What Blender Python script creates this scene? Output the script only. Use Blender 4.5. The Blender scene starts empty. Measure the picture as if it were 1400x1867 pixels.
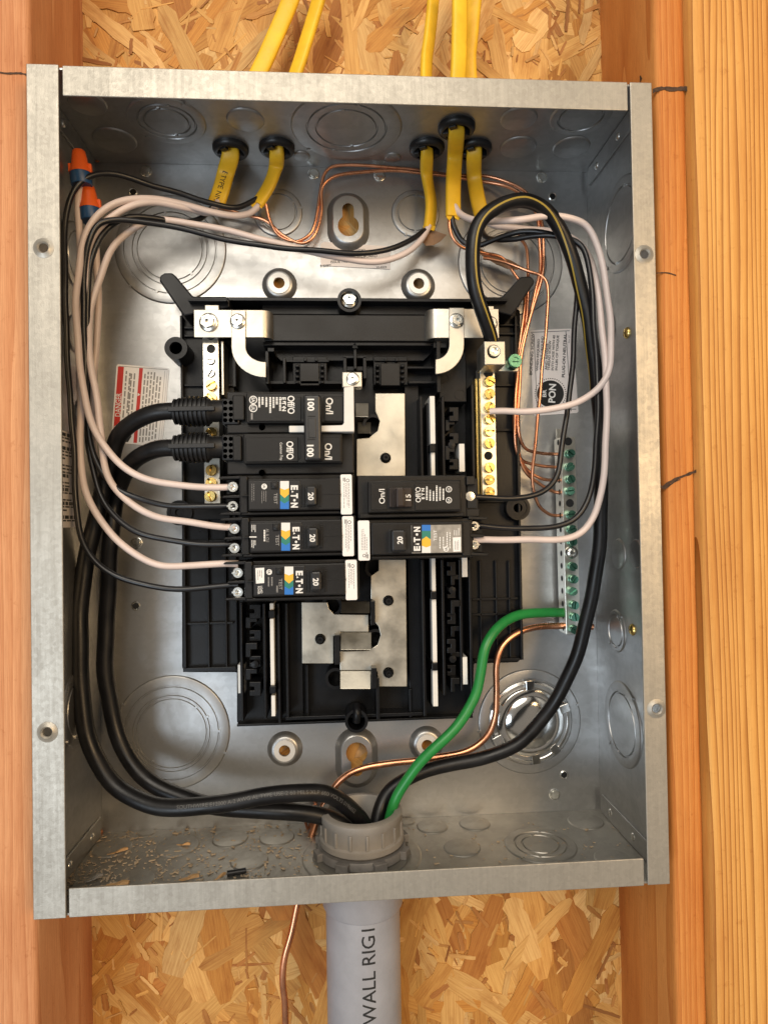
import bpy, bmesh, math, random
from mathutils import Vector, Matrix
random.seed(7)
PI = math.pi
S = bpy.context.scene
COL = S.collection

# ------------------------------------------------------------------ camera
CAM = Vector((-0.0093, -0.4778, -0.0225)); YAW, PIT, ROL = -0.0673, 0.0151, 0.0165
F = 1190.3                      # focal length in photograph pixels (1400 x 1867)
RM = Matrix.Rotation(YAW, 3, 'Z') @ Matrix.Rotation(PIT, 3, 'X') @ Matrix.Rotation(ROL, 3, 'Y')
cam = bpy.data.cameras.new('camera'); co = bpy.data.objects.new('camera', cam); COL.objects.link(co)
co.matrix_world = Matrix.Translation(CAM) @ (RM @ Matrix.Rotation(PI/2, 3, 'X')).to_4x4()
cam.sensor_fit = 'VERTICAL'; cam.sensor_height = 24; cam.lens = 24*F/1867
cam.clip_start = 0.01; cam.clip_end = 50
S.camera = co
# ------------------------------------------------------------------ light
w = bpy.data.worlds.new('World'); S.world = w; w.use_nodes = True
w.node_tree.nodes['Background'].inputs[0].default_value = (1.0, 0.89, 0.77, 1)
w.node_tree.nodes['Background'].inputs[1].default_value = 0.24
def area(name, loc, target, size, power, col):
    l = bpy.data.lights.new(name, 'AREA'); l.shape = 'DISK'; l.size = size; l.energy = power; l.color = col
    o = bpy.data.objects.new(name, l); COL.objects.link(o); o.location = loc
    o.rotation_euler = (Vector(target) - Vector(loc)).to_track_quat('-Z', 'Y').to_euler()
area('window_light', (-0.30, -1.70, 0.95), (0, 0, 0.02), 1.25, 25, (1.0, 0.92, 0.80))
area('doorway_light', (-0.95, -1.75, -0.60), (0, 0, -0.05), 0.9, 14, (0.78, 0.89, 1.0))
area('room_lamp', (0.95, -1.70, 0.25), (0.1, 0, 0), 0.7, 16, (1.0, 0.68, 0.36))
S.view_settings.view_transform = 'Standard'; S.view_settings.look = 'None'
S.view_settings.exposure = 0; S.view_settings.gamma = 1
S.render.film_transparent = False

# ------------------------------------------------------------------ photo geometry: a pixel and the plane it lies on
def ray(px, py): return RM @ Vector((px-700, F, -(py-933.5)))
def U(px, py, d):               # point d millimetres in front of the steel back
    v = ray(px, py); t = (-d*.001 - CAM.y)/v.y; return CAM + v*t
def RZ(px, py, z): v = ray(px, py); return CAM + v*((z-CAM.z)/v.z)
def RX(px, py, x): v = ray(px, py); return CAM + v*((x-CAM.x)/v.x)
def pxm(d): return (-d*.001 - CAM.y)/F     # metres for one pixel at that depth
def rect(p0, q0, p1, q1, d):
    pm, qm = (p0+p1)/2, (q0+q1)/2
    return U(p0, qm, d).x, U(p1, qm, d).x, U(pm, q1, d).z, U(pm, q0, d).z

# ------------------------------------------------------------------ materials
MT = {}
def nd(t, kind, **kw):
    n = t.nodes.new(kind)
    for k, v in kw.items():
        if k in n.inputs.keys(): n.inputs[k].default_value = v
        else: setattr(n, k, v)
    return n
def mat(name, col, rough=.5, metal=0., var=0., vscale=60, bump=0., bscale=600, coat=0., rvar=0., stretch=None, spec=.5):
    m = bpy.data.materials.new(name); m.use_nodes = True; t = m.node_tree; L = t.links.new
    b = t.nodes['Principled BSDF']
    b.inputs['Base Color'].default_value = (*col, 1); b.inputs['Roughness'].default_value = rough
    b.inputs['Metallic'].default_value = metal; b.inputs['Coat Weight'].default_value = coat
    b.inputs['Specular IOR Level'].default_value = spec
    tc = nd(t, 'ShaderNodeTexCoord'); vec = tc.outputs['Object']
    if stretch:
        mp = nd(t, 'ShaderNodeMapping'); mp.inputs['Scale'].default_value = stretch; L(vec, mp.inputs[0]); vec = mp.outputs[0]
    if var or rvar:
        n = nd(t, 'ShaderNodeTexNoise', Scale=vscale, Detail=5.0, Roughness=.6); L(vec, n.inputs['Vector'])
        if var:
            r = nd(t, 'ShaderNodeValToRGB'); L(n.outputs['Fac'], r.inputs[0])
            r.color_ramp.elements[0].position = .3; r.color_ramp.elements[1].position = .7
            r.color_ramp.elements[0].color = (*[c*(1-var) for c in col], 1)
            r.color_ramp.elements[1].color = (*[min(1, c*(1+var)) for c in col], 1)
            L(r.outputs[0], b.inputs['Base Color'])
        if rvar:
            mr = nd(t, 'ShaderNodeMapRange'); mr.inputs[1].default_value = .3; mr.inputs[2].default_value = .7
            mr.inputs[3].default_value = max(.03, rough-rvar); mr.inputs[4].default_value = rough+rvar
            L(n.outputs['Fac'], mr.inputs[0]); L(mr.outputs[0], b.inputs['Roughness'])
    if bump:
        n2 = nd(t, 'ShaderNodeTexNoise', Scale=bscale, Detail=3.0); L(vec, n2.inputs['Vector'])
        bp = nd(t, 'ShaderNodeBump', Strength=bump, Distance=.0004); L(n2.outputs['Fac'], bp.inputs['Height'])
        L(bp.outputs[0], b.inputs['Normal'])
    MT[name] = m; return m
def galv(name, col, rough, spangle, streak, bstr, metal=.92, vs=260., lo=.72, hi=1.22):
    m = bpy.data.materials.new(name); m.use_nodes = True; t = m.node_tree; L = t.links.new
    b = t.nodes['Principled BSDF']; b.inputs['Metallic'].default_value = metal
    tc = nd(t, 'ShaderNodeTexCoord'); O = tc.outputs['Object']
    vo = nd(t, 'ShaderNodeTexVoronoi', Scale=vs); L(O, vo.inputs['Vector'])
    hs = nd(t, 'ShaderNodeSeparateColor'); L(vo.outputs['Color'], hs.inputs[0])
    n1 = nd(t, 'ShaderNodeTexNoise', Scale=16.0, Detail=6.0, Roughness=.65); L(O, n1.inputs['Vector'])
    mp = nd(t, 'ShaderNodeMapping'); mp.inputs['Scale'].default_value = streak; L(O, mp.inputs[0])
    n2 = nd(t, 'ShaderNodeTexNoise', Scale=1.0, Detail=6.0, Roughness=.7); L(mp.outputs[0], n2.inputs['Vector'])
    def ma(op, a, bb):
        q = nd(t, 'ShaderNodeMath', operation=op)
        for i, v in enumerate((a, bb)):
            if isinstance(v, (int, float)): q.inputs[i].default_value = v
            else: L(v, q.inputs[i])
        return q.outputs[0]
    f = ma('ADD', ma('MULTIPLY', hs.outputs[0], spangle), ma('ADD', ma('MULTIPLY', n1.outputs['Fac'], .6), ma('MULTIPLY', n2.outputs['Fac'], .55)))
    r = nd(t, 'ShaderNodeValToRGB'); L(f, r.inputs[0])
    r.color_ramp.elements[0].position = .3; r.color_ramp.elements[1].position = .95
    r.color_ramp.elements[0].color = (*[c*lo for c in col], 1); r.color_ramp.elements[1].color = (*[min(1, c*hi) for c in col], 1)
    L(r.outputs[0], b.inputs['Base Color'])
    mr = nd(t, 'ShaderNodeMapRange'); mr.inputs[1].default_value = .3; mr.inputs[2].default_value = .95
    mr.inputs[3].default_value = rough+.08; mr.inputs[4].default_value = rough-.08
    L(f, mr.inputs[0]); L(mr.outputs[0], b.inputs['Roughness'])
    n3 = nd(t, 'ShaderNodeTexNoise', Scale=1400.0, Detail=2.0); L(O, n3.inputs['Vector'])
    ad = ma('ADD', n3.outputs['Fac'], ma('MULTIPLY', n1.outputs['Fac'], 3.0))
    bp = nd(t, 'ShaderNodeBump', Strength=bstr, Distance=.0003); L(ad, bp.inputs['Height']); L(bp.outputs[0], b.inputs['Normal'])
    MT[name] = m
def wood(name, c0, c1, c2, freq, lines, dist, sharp, warp):
    m = bpy.data.materials.new(name); m.use_nodes = True; t = m.node_tree; L = t.links.new
    b = t.nodes['Principled BSDF']; b.inputs['Roughness'].default_value = .62; b.inputs['Specular IOR Level'].default_value = .3
    tc = nd(t, 'ShaderNodeTexCoord'); O = tc.outputs['Object']
    mp = nd(t, 'ShaderNodeMapping'); mp.inputs['Scale'].default_value = (1, .55, .028); mp.inputs['Rotation'].default_value = (0, .012, 0)
    mw = nd(t, 'ShaderNodeMapping'); mw.inputs['Scale'].default_value = (38, 20, 1.6); L(O, mw.inputs[0])
    nw = nd(t, 'ShaderNodeTexNoise', Scale=1.0, Detail=2.0); L(mw.outputs[0], nw.inputs['Vector'])
    wa = nd(t, 'ShaderNodeVectorMath', operation='MULTIPLY_ADD'); L(nw.outputs['Color'], wa.inputs[0]); wa.inputs[1].default_value = (warp, 0, 0); L(O, wa.inputs[2]); L(wa.outputs[0], mp.inputs[0])
    wv = nd(t, 'ShaderNodeTexWave', wave_type='BANDS', bands_direction='X', wave_profile='SAW', Scale=freq)
    wv.inputs['Distortion'].default_value = dist; wv.inputs['Detail'].default_value = 3; wv.inputs['Detail Scale'].default_value = .5; wv.inputs['Detail Roughness'].default_value = .55; L(mp.outputs[0], wv.inputs['Vector'])
    mp2 = nd(t, 'ShaderNodeMapping'); mp2.inputs['Scale'].default_value = (1900, 1900, 45); L(O, mp2.inputs[0])
    n2 = nd(t, 'ShaderNodeTexNoise', Scale=1.0, Detail=3.0, Roughness=.6); L(mp2.outputs[0], n2.inputs['Vector'])
    mp3 = nd(t, 'ShaderNodeMapping'); mp3.inputs['Scale'].default_value = (22, 22, 5); L(O, mp3.inputs[0])
    n3 = nd(t, 'ShaderNodeTexNoise', Scale=1.0, Detail=6.0, Roughness=.62); L(mp3.outputs[0], n3.inputs['Vector'])
    n4 = nd(t, 'ShaderNodeTexNoise', Scale=160.0, Detail=5.0, Roughness=.7); L(O, n4.inputs['Vector'])
    r = nd(t, 'ShaderNodeValToRGB'); L(wv.outputs['Fac'], r.inputs[0])
    e = r.color_ramp.elements; e[0].position = .0; e[0].color = (*c2, 1); e[1].position = 1; e[1].color = (*c0, 1)
    k = e.new(sharp); k.color = (*c1, 1)
    def mixc(a, fac, col, typ='MULTIPLY'):
        q = nd(t, 'ShaderNodeMix', data_type='RGBA', blend_type=typ); L(fac, q.inputs[0]); L(a, q.inputs[6]); q.inputs[7].default_value = (*col, 1); return q.outputs[2]
    def rng(src, a, bb, lo, hi):
        q = nd(t, 'ShaderNodeMapRange'); q.inputs[1].default_value = a; q.inputs[2].default_value = bb; q.inputs[3].default_value = lo; q.inputs[4].default_value = hi; L(src, q.inputs[0]); return q.outputs[0]
    c = mixc(r.outputs[0], rng(n2.outputs['Fac'], .38, .75, 0, lines), (.55, .40, .30))
    c = mixc(c, rng(n3.outputs['Fac'], .42, .75, 0, .85), (.74, .58, .46))
    c = mixc(c, rng(n4.outputs['Fac'], .60, .72, 0, .5), (.70, .55, .42))
    L(c, b.inputs['Base Color'])
    ad = nd(t, 'ShaderNodeMath', operation='ADD'); L(n2.outputs['Fac'], ad.inputs[0]); L(n4.outputs['Fac'], ad.inputs[1])
    bp = nd(t, 'ShaderNodeBump', Strength=.45, Distance=.0006); L(ad.outputs[0], bp.inputs['Height']); L(bp.outputs[0], b.inputs['Normal'])
    MT[name] = m
def strandmat(name):
    m = bpy.data.materials.new(name); m.use_nodes = True; t = m.node_tree; L = t.links.new
    b = t.nodes['Principled BSDF']; b.inputs['Roughness'].default_value = .6; b.inputs['Specular IOR Level'].default_value = .3
    at = nd(t, 'ShaderNodeAttribute', attribute_name='tone')
    uv = nd(t, 'ShaderNodeUVMap')
    mp = nd(t, 'ShaderNodeMapping'); mp.inputs['Scale'].default_value = (28, 900, 1); L(uv.outputs[0], mp.inputs[0])
    n = nd(t, 'ShaderNodeTexNoise', Scale=1.0, Detail=4.0, Roughness=.65); L(mp.outputs[0], n.inputs['Vector'])
    mpb = nd(t, 'ShaderNodeMapping'); mpb.inputs['Scale'].default_value = (30, 90, 1); L(uv.outputs[0], mpb.inputs[0])
    nb = nd(t, 'ShaderNodeTexNoise', Scale=1.0, Detail=4.0, Roughness=.6); L(mpb.outputs[0], nb.inputs['Vector'])
    q = nd(t, 'ShaderNodeMix', data_type='RGBA', blend_type='MULTIPLY')
    r = nd(t, 'ShaderNodeMapRange'); r.inputs[1].default_value = .42; r.inputs[2].default_value = .8; r.inputs[4].default_value = .95; L(n.outputs['Fac'], r.inputs[0])
    L(r.outputs[0], q.inputs[0]); L(at.outputs['Color'], q.inputs[6]); q.inputs[7].default_value = (.62, .46, .34, 1)
    q2 = nd(t, 'ShaderNodeMix', data_type='RGBA', blend_type='MULTIPLY')
    r2 = nd(t, 'ShaderNodeMapRange'); r2.inputs[1].default_value = .5; r2.inputs[2].default_value = .72; r2.inputs[4].default_value = .8; L(nb.outputs['Fac'], r2.inputs[0])
    L(r2.outputs[0], q2.inputs[0]); L(q.outputs[2], q2.inputs[6]); q2.inputs[7].default_value = (.66, .5, .36, 1)
    L(q2.outputs[2], b.inputs['Base Color'])
    bp = nd(t, 'ShaderNodeBump', Strength=.35, Distance=.0005); L(n.outputs['Fac'], bp.inputs['Height']); L(bp.outputs[0], b.inputs['Normal'])
    MT[name] = m
galv('steel', (.43, .43, .425), .39, .12, (6, 6, 60), .10)
galv('steel_lip', (.41, .385, .335), .47, .14, (420, 420, 18), .3, .65, 500., .68, 1.3)
galv('steel_dusty', (.40, .385, .35), .52, .1, (20, 20, 20), .3)
mat('base_plastic', (.006, .0062, .0072), .34, var=.25, vscale=40, bump=.12, bscale=900, rvar=.07, spec=.22)
mat('breaker_plastic', (.0085, .0078, .0075), .42, var=.2, vscale=50, bump=.2, bscale=1500, rvar=.06, spec=.28)
mat('handle_plastic', (.010, .010, .011), .38, bump=.15, bscale=1500)
mat('brown_handle', (.022, .013, .010), .35)
mat('boot_rubber', (.006, .0065, .008), .5, var=.3, vscale=200, bump=.2)
mat('tin', (.52, .49, .43), .42, .95, var=.12, vscale=70, rvar=.1, bump=.1)
mat('bus_tin', (.50, .475, .41), .36, .92, var=.14, vscale=45, rvar=.1, bump=.08)
mat('bar_metal', (.80, .77, .68), .30, .95, var=.1, vscale=200)
mat('zinc', (.70, .70, .66), .26, .97, var=.15, vscale=300)
mat('brass', (.80, .58, .20), .24, .97, var=.2, vscale=400)
mat('green_screw', (.13, .33, .24), .25, .85, var=.3, vscale=400)
mat('hole_black', (.004, .004, .004), .7)
mat('copper', (.78, .36, .20), .30, .96, var=.18, vscale=80, rvar=.1)
mat('copper_dull', (.55, .25, .14), .38, .9, var=.25, vscale=60, rvar=.1)
mat('yellow_jacket', (.84, .50, .022), .45, var=.14, vscale=50, bump=.3, bscale=250, rvar=.06)
mat('white_wire', (.70, .58, .53), .38, var=.08, vscale=40, bump=.06)
mat('black_wire', (.010, .0102, .012), .34, var=.2, vscale=80, rvar=.06)
mat('black_cable', (.007, .0068, .0075), .38, var=.4, vscale=60, bump=.14, bscale=300, rvar=.1, spec=.4)
mat('yellow_stripe', (.34, .24, .035), .45)
mat('green_wire', (.018, .22, .045), .36, var=.18, vscale=70)
mat('pvc', (.31, .315, .345), .42, var=.12, vscale=35, bump=.12, rvar=.06)
mat('fitting_grey', (.25, .232, .21), .5, var=.12, vscale=60, bump=.12)
mat('locknut_grey', (.16, .15, .14), .55, var=.3, vscale=100, bump=.2)
mat('nut_orange', (.80, .125, .016), .42, var=.1, vscale=80)
mat('nut_blue', (.012, .06, .16), .42, var=.15, vscale=80)
mat('paper', (.30, .17, .09), .8, var=.3, vscale=60, bump=.5, bscale=300)
mat('label_white', (.84, .82, .80), .5, var=.03, vscale=40)
mat('label_pink', (.78, .71, .67), .5, var=.04, vscale=40)
mat('label_grey', (.30, .28, .25), .4, var=.3, vscale=220)
mat('label_black', (.014, .013, .013), .3)
mat('ink_black', (.02, .02, .02), .5)
mat('ink_white', (.78, .77, .74), .5)
mat('ink_grey', (.25, .24, .23), .5)
mat('ink_faint', (.09, .088, .085), .5)
mat('ink_red', (.56, .03, .02), .5)
mat('ink_yellow', (.85, .47, .03), .45)
mat('ink_green', (.015, .20, .15), .45)
mat('ink_blue', (.012, .16, .55), .45)
mat('clip_white', (.74, .72, .68), .4, var=.05, vscale=200)
mat('washer_white', (.74, .72, .68), .38, .35)
mat('bright_steel', (.72, .71, .68), .16, .98, rvar=.06, vscale=30)
mat('dust', (.44, .34, .23), .9, var=.4, vscale=300)
mat('chip', (.55, .33, .15), .8, var=.3, vscale=150)
mat('knot_wood', (.26, .085, .03), .6, var=.5, vscale=250, bump=.5, bscale=500)
mat('pencil', (.06, .03, .015), .8, var=.5, vscale=500)
wood('stud_wood_pink', (.60, .265, .115), (.67, .315, .145), (.73, .37, .18), 50, .5, 2, .7, .03)
wood('stud_wood', (.54, .185, .037), (.62, .235, .052), (.70, .30, .08), 55, .45, 2, .7, .03)
wood('post_wood', (.36, .135, .022), (.72, .35, .085), (.80, .44, .13), 78, .3, 2, .6, .022)
strandmat('strand_wood')

# ------------------------------------------------------------------ mesh helpers
WL = {}                                   # world place of each object's origin
def v3(p): return Vector(p)
class MB:
    def __init__(s): s.v = []; s.f = []; s.sm = []
    def add(s, vs, fs, smooth=False):
        o = len(s.v); s.v += [Vector(a) for a in vs]; s.f += [[i+o for i in f] for f in fs]; s.sm += [smooth]*len(fs); return s
    def wbox(s, x0, x1, y0, y1, z0, z1):
        vs = [(x, y, z) for x in (x0, x1) for y in (y0, y1) for z in (z0, z1)]
        return s.add(vs, [(0,1,3,2), (4,6,7,5), (0,4,5,1), (2,3,7,6), (0,2,6,4), (1,5,7,3)])
    def box(s, p0, q0, p1, q1, d0, d1):   # photo rectangle of its front face (at d1), running back to d0
        x0, x1, z0, z1 = rect(p0, q0, p1, q1, d1); return s.wbox(x0, x1, -d1*.001, -d0*.001, z0, z1)
    def obox(s, c, ax, ay, az):           # oriented box, half axes
        c = v3(c); vs = [c+ax*i+ay*j+az*k for i in (-1,1) for j in (-1,1) for k in (-1,1)]
        return s.add(vs, [(0,1,3,2), (4,6,7,5), (0,4,5,1), (2,3,7,6), (0,2,6,4), (1,5,7,3)])
    def prism(s, out, y0, y1, holes=()):  # outline [(x,z)] between y0 (front) and y1 (back)
        bm = bmesh.new(); es = []
        for lp in [out]+list(holes):
            vs = [bm.verts.new((x, y0, z)) for x, z in lp]
            es += [bm.edges.new((vs[i], vs[(i+1) % len(vs)])) for i in range(len(vs))]
        if holes: bmesh.ops.triangle_fill(bm, use_beauty=True, use_dissolve=False, edges=es)
        else: bm.faces.new(vs)
        r = bmesh.ops.extrude_face_region(bm, geom=bm.faces[:])
        bmesh.ops.translate(bm, vec=(0, y1-y0, 0), verts=[g for g in r['geom'] if isinstance(g, bmesh.types.BMVert)])
        bmesh.ops.recalc_face_normals(bm, faces=bm.faces[:])
        bm.verts.index_update()
        s.add([v.co.copy() for v in bm.verts], [[v.index for v in f.verts] for f in bm.faces]); bm.free(); return s
    def pprism(s, pix, d0, d1, holes=()): # outline in photo pixels at d1
        g = lambda L: [(U(p, q, d1).x, U(p, q, d1).z) for p, q in L]
        return s.prism(g(pix), -d1*.001, -d0*.001, [g(h) for h in holes])
    def lathe(s, prof, c=(0,0,0), ax=(0,-1,0), n=24, smooth=True, close=False):
        ax = v3(ax).normalized(); a = ax.orthogonal().normalized(); b = ax.cross(a); c = v3(c); vs = []; fs = []
        for r, h in prof:
            for i in range(n):
                t = 2*PI*i/n; vs.append(c+ax*h+(a*math.cos(t)+b*math.sin(t))*r)
        m = len(prof)
        for j in range(m-1):
            for i in range(n): fs.append((j*n+i, j*n+(i+1) % n, (j+1)*n+(i+1) % n, (j+1)*n+i))
        if not close:
            if prof[0][0] > 1e-7: fs.append(tuple(reversed(range(n))))
            if prof[-1][0] > 1e-7: fs.append(tuple((m-1)*n+i for i in range(n)))
        return s.add(vs, fs, smooth)
    def ring(s, r0, r1, h0, h1, c, ax=(0,-1,0), n=28):
        return s.lathe([(r0, h0), (r1, h0), (r1, h1), (r0, h1), (r0, h0)], c, ax, n, True, True)
    def tube(s, pts, r, n=10, width=None, wref=None, cap=True):
        N = len(pts); T = []
        for i in range(N):
            t = pts[min(i+1, N-1)]-pts[max(i-1, 0)]; T.append(t.normalized())
        a = T[0].orthogonal().normalized(); vs = []; fs = []
        for i in range(N):
            if wref is not None: a = (wref - T[i]*wref.dot(T[i])).normalized()
            else: a = (a - T[i]*a.dot(T[i])).normalized()
            b = T[i].cross(a); rr = r[i] if isinstance(r, (list, tuple)) else r
            for k in range(n):
                t = 2*PI*k/n
                if width:
                    cx = math.copysign(abs(math.cos(t))**.55, math.cos(t))*width; sx = math.copysign(abs(math.sin(t))**.8, math.sin(t))*rr
                else: cx, sx = math.cos(t)*rr, math.sin(t)*rr
                vs.append(pts[i]+a*cx+b*sx)
        for i in range(N-1):
            for k in range(n): fs.append((i*n+k, i*n+(k+1) % n, (i+1)*n+(k+1) % n, (i+1)*n+k))
        if cap: fs += [tuple(reversed(range(n))), tuple((N-1)*n+k for k in range(n))]
        return s.add(vs, fs, True)
    def mesh(s, name, m, off=Vector()):
        me = bpy.data.meshes.new(name); me.from_pydata([v-off for v in s.v], [], s.f)
        me.polygons.foreach_set('use_smooth', s.sm)
        bm = bmesh.new(); bm.from_mesh(me); bmesh.ops.recalc_face_normals(bm, faces=bm.faces[:]); bm.to_mesh(me); bm.free()
        if any(s.sm): me.set_sharp_from_angle(angle=math.radians(50))
        me.materials.append(MT[m]); return me
    def build(s, name, m, parent=None, bevel=0., kind=None, seg=2):
        if parent is not None: off = WL[parent.name]
        else:
            xs = [v.x for v in s.v]; ys = [v.y for v in s.v]; zs = [v.z for v in s.v]
            off = Vector(((min(xs)+max(xs))/2, (min(ys)+max(ys))/2, min(zs)))
        o = bpy.data.objects.new(name, s.mesh(name, m, off)); COL.objects.link(o); WL[o.name] = off
        if parent is not None: o.parent = parent
        else: o.location = off
        if bevel:
            md = o.modifiers.new('bevel', 'BEVEL'); md.width = bevel*.001; md.segments = seg; md.limit_method = 'ANGLE'; md.angle_limit = math.radians(40)
        if kind: o['kind'] = kind
        return o
def tag(o, label, cat, group=None):
    o['label'] = label; o['category'] = cat
    if group: o['group'] = group
    return o
def thing(name, label, cat, loc, group=None):
    o = bpy.data.objects.new(name, None); COL.objects.link(o); o.location = loc; o.empty_display_size = .01
    WL[o.name] = Vector(loc); return tag(o, label, cat, group)
def inst(name, me, parent, loc, rot=None, sc=1):
    o = bpy.data.objects.new(name, me); COL.objects.link(o); o.parent = parent
    o.location = Vector(loc)-WL[parent.name]; WL[o.name] = Vector(loc)
    if rot is not None: o.rotation_euler = rot
    if sc != 1: o.scale = (sc, sc, sc)
    return o
def spline(pts, sub=8):
    P = [pts[0]*2-pts[1]]+pts+[pts[-1]*2-pts[-2]]; out = []
    for i in range(1, len(P)-2):
        a, b, c, d = P[i-1], P[i], P[i+1], P[i+2]
        for k in range(sub):
            t = k/sub
            out.append(.5*((2*b)+(c-a)*t+(2*a-5*b+4*c-d)*t*t+(3*b-a-3*c+d)*t**3))
    out.append(P[-2])
    for _ in range(2): out = [out[0]]+[(out[i-1]+out[i]*2+out[i+1])/4 for i in range(1, len(out)-1)]+[out[-1]]
    return out
def path(L, sub=8): return spline([U(*p) for p in L], sub)
def circ(cx, cz, r, n=20): return [(cx+r*math.cos(2*PI*i/n), cz+r*math.sin(2*PI*i/n)) for i in range(n)]
def rrect(x0, x1, z0, z1, r, n=4):
    o = []
    for cx, cz, a in ((x1-r, z1-r, 0), (x0+r, z1-r, 90), (x0+r, z0+r, 180), (x1-r, z0+r, 270)):
        for i in range(n+1):
            t = math.radians(a+90*i/n); o.append((cx+r*math.cos(t), cz+r*math.sin(t)))
    return o

# flat print: lettering and printed marks collected per parent and colour, built at the end
PR = {}; TX = []
def quad(parent, m, pix, d):
    g = PR.setdefault((parent.name, m), MB()); vs = [U(p, q, d) for p, q in pix]; g.add(vs, [tuple(range(len(vs)))])
def bar(parent, m, p0, q0, p1, q1, d): quad(parent, m, [(p0, q0), (p1, q0), (p1, q1), (p0, q1)], d)
def disc(parent, m, p, q, r, d, n=24): quad(parent, m, [(p+r*math.cos(2*PI*i/n), q+r*math.sin(2*PI*i/n)) for i in range(n)], d)
def text(parent, m, s, p, q, d, cap, rot=0, bold=.0, stretch=1., tilt=0., length=None):
    TX.append((parent, m, s, p, q, d, cap, rot, bold, stretch, tilt, None, length))
def warptext(parent, m, s, fn, cap, bold=.02): TX.append((parent, m, s, 0, 0, 0, cap, 0, bold, 1., 0, fn, None))
def micro(parent, m, p0, q0, p1, q1, d, lines, vertical, thick=.42, seedless=0):
    # rows of illegible small print, as broken hairlines
    for i in range(lines):
        a = (i+.5)/lines; t = 0.
        end = random.uniform(.55, 1)
        while t < end:
            l = random.uniform(.04, .12); l2 = min(t+l, end)
            if vertical:
                c = p0+(p1-p0)*a; h = abs(p1-p0)/lines*thick/2
                bar(parent, m, c-h, q0+(q1-q0)*t, c+h, q0+(q1-q0)*l2, d)
            else:
                c = q0+(q1-q0)*a; h = abs(q1-q0)/lines*thick/2
                bar(parent, m, p0+(p1-p0)*t, c-h, p0+(p1-p0)*l2, c+h, d)
            t = l2+.025
# ------------------------------------------------------------------ sheathing, studs
W, H, D = .3635, .4803, .0984
XL, XR, ZT, ZB = -W/2, W/2, H/2, -H/2
YB = .0042                      # face of the sheathing behind the box
osb = thing('osb_panel', 'strand board sheathing behind the steel box, between the studs', 'board', (0, YB, -.42))
MB().wbox(-.2, .22, YB+.0006, YB+.011, -.42, .42).build('board_core', 'chip', osb)
PAL = [(.64, .34, .095), (.58, .28, .065), (.69, .40, .13), (.53, .24, .05), (.75, .47, .18), (.62, .32, .085), (.46, .19, .042), (.67, .38, .115), (.72, .44, .16)]
def strand(cx, cz, l, wd, a, y):
    n = 10; top = []; bot = []
    for i in range(n):
        u = -l/2+l*i/(n-1)
        tp = 1 if 0 < i < n-1 else random.uniform(.25, .95)
        top.append((u+random.uniform(-.3, .3)*l*.04, wd/2*tp*random.uniform(.72, 1.15)))
        bot.append((u+random.uniform(-.3, .3)*l*.04, -wd/2*tp*random.uniform(.72, 1.15)))
    uvp = top+bot[::-1]; ca, sa = math.cos(a), math.sin(a); tx, tz = random.uniform(-.004, .004), random.uniform(-.006, .006)
    f = [(cx+u*ca-v*sa, y+u*tx+v*tz, cz+u*sa+v*ca) for u, v in uvp]
    b = [(p[0], p[1]+.00055, p[2]) for p in f]
    N = len(f); fs = [tuple(range(N))]+[(i, (i+1) % N, N+(i+1) % N, N+i) for i in range(N)]
    return f+b, fs, uvp+uvp
def strand_mesh(name, items, PAL=PAL):
    vs = []; fs = []; uv = []; tn = []
    for V, Fs, UV in items:
        o = len(vs); vs += V; fs += [tuple(i+o for i in q) for q in Fs]; r1, r2 = random.uniform(0, 9), random.uniform(0, 9)
        uv += [(a+r1, b+r2) for a, b in UV]; c = random.choice(PAL); k = random.uniform(.80, 1.08); tn += [(c[0]*k, c[1]*k, c[2]*k, 1)]*len(V)
    me = bpy.data.meshes.new(name); me.from_pydata(vs, [], fs)
    ul = me.uv_layers.new(name='UVMap'); ca = me.color_attributes.new('tone', 'FLOAT_COLOR', 'POINT')
    for i, c in enumerate(tn): ca.data[i].color = c
    for lp in me.loops: ul.data[lp.index].uv = uv[lp.vertex_index]
    me.materials.append(MT['strand_wood']); return me
def in_view(z): return random.uniform(.24, .385) if z else random.uniform(-.40, -.24)
small = []
for i in range(2600):
    cz = in_view(i % 2) if i % 7 else random.uniform(-.22, .22)
    small.append(strand(random.uniform(-.195, .2), cz, random.uniform(.02, .09), random.uniform(.006, .022), random.gauss(PI/2, .8), YB-random.uniform(0, .0012)))
me = strand_mesh('strand_layer', [([(x, y-YB, z+.42) for x, y, z in V], f, u) for V, f, u in small])
o = bpy.data.objects.new('strand_layer', me); COL.objects.link(o); o.parent = osb; o['kind'] = 'stuff'
for i in range(250):
    V, f, u = strand(0, 0, random.uniform(.035, .105), random.uniform(.006, .023), 0, 0)
    o = bpy.data.objects.new('strand', strand_mesh('strand', [(V, f, u)])); COL.objects.link(o); o.parent = osb
    o.location = (random.uniform(-.19, .2), -random.uniform(.0009, .0022), in_view(i % 2)+.42); o.rotation_euler = (0, -random.gauss(PI/2, .7), 0)

sliv = []
for i in range(700):
    k = random.random()**1.5
    sliv.append(strand(random.uniform(-.19, .2), in_view(i % 2), .006+.034*k*random.random(), random.uniform(.0008, .0014+.0050*k), random.gauss(PI/2, .9), YB-random.uniform(.0014, .0023)))
DK = [(.42, .18, .05), (.54, .26, .07), (.66, .38, .13), (.72, .44, .17), (.70, .42, .15), (.62, .34, .10), (.48, .22, .06), (.66, .36, .10), (.36, .15, .04)]
me = strand_mesh('sliver_layer', [([(x, y-YB, z+.42) for x, y, z in V], f, u) for V, f, u in sliv], DK)
o = bpy.data.objects.new('sliver_layer', me); COL.objects.link(o); o.parent = osb; o['kind'] = 'stuff'

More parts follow.
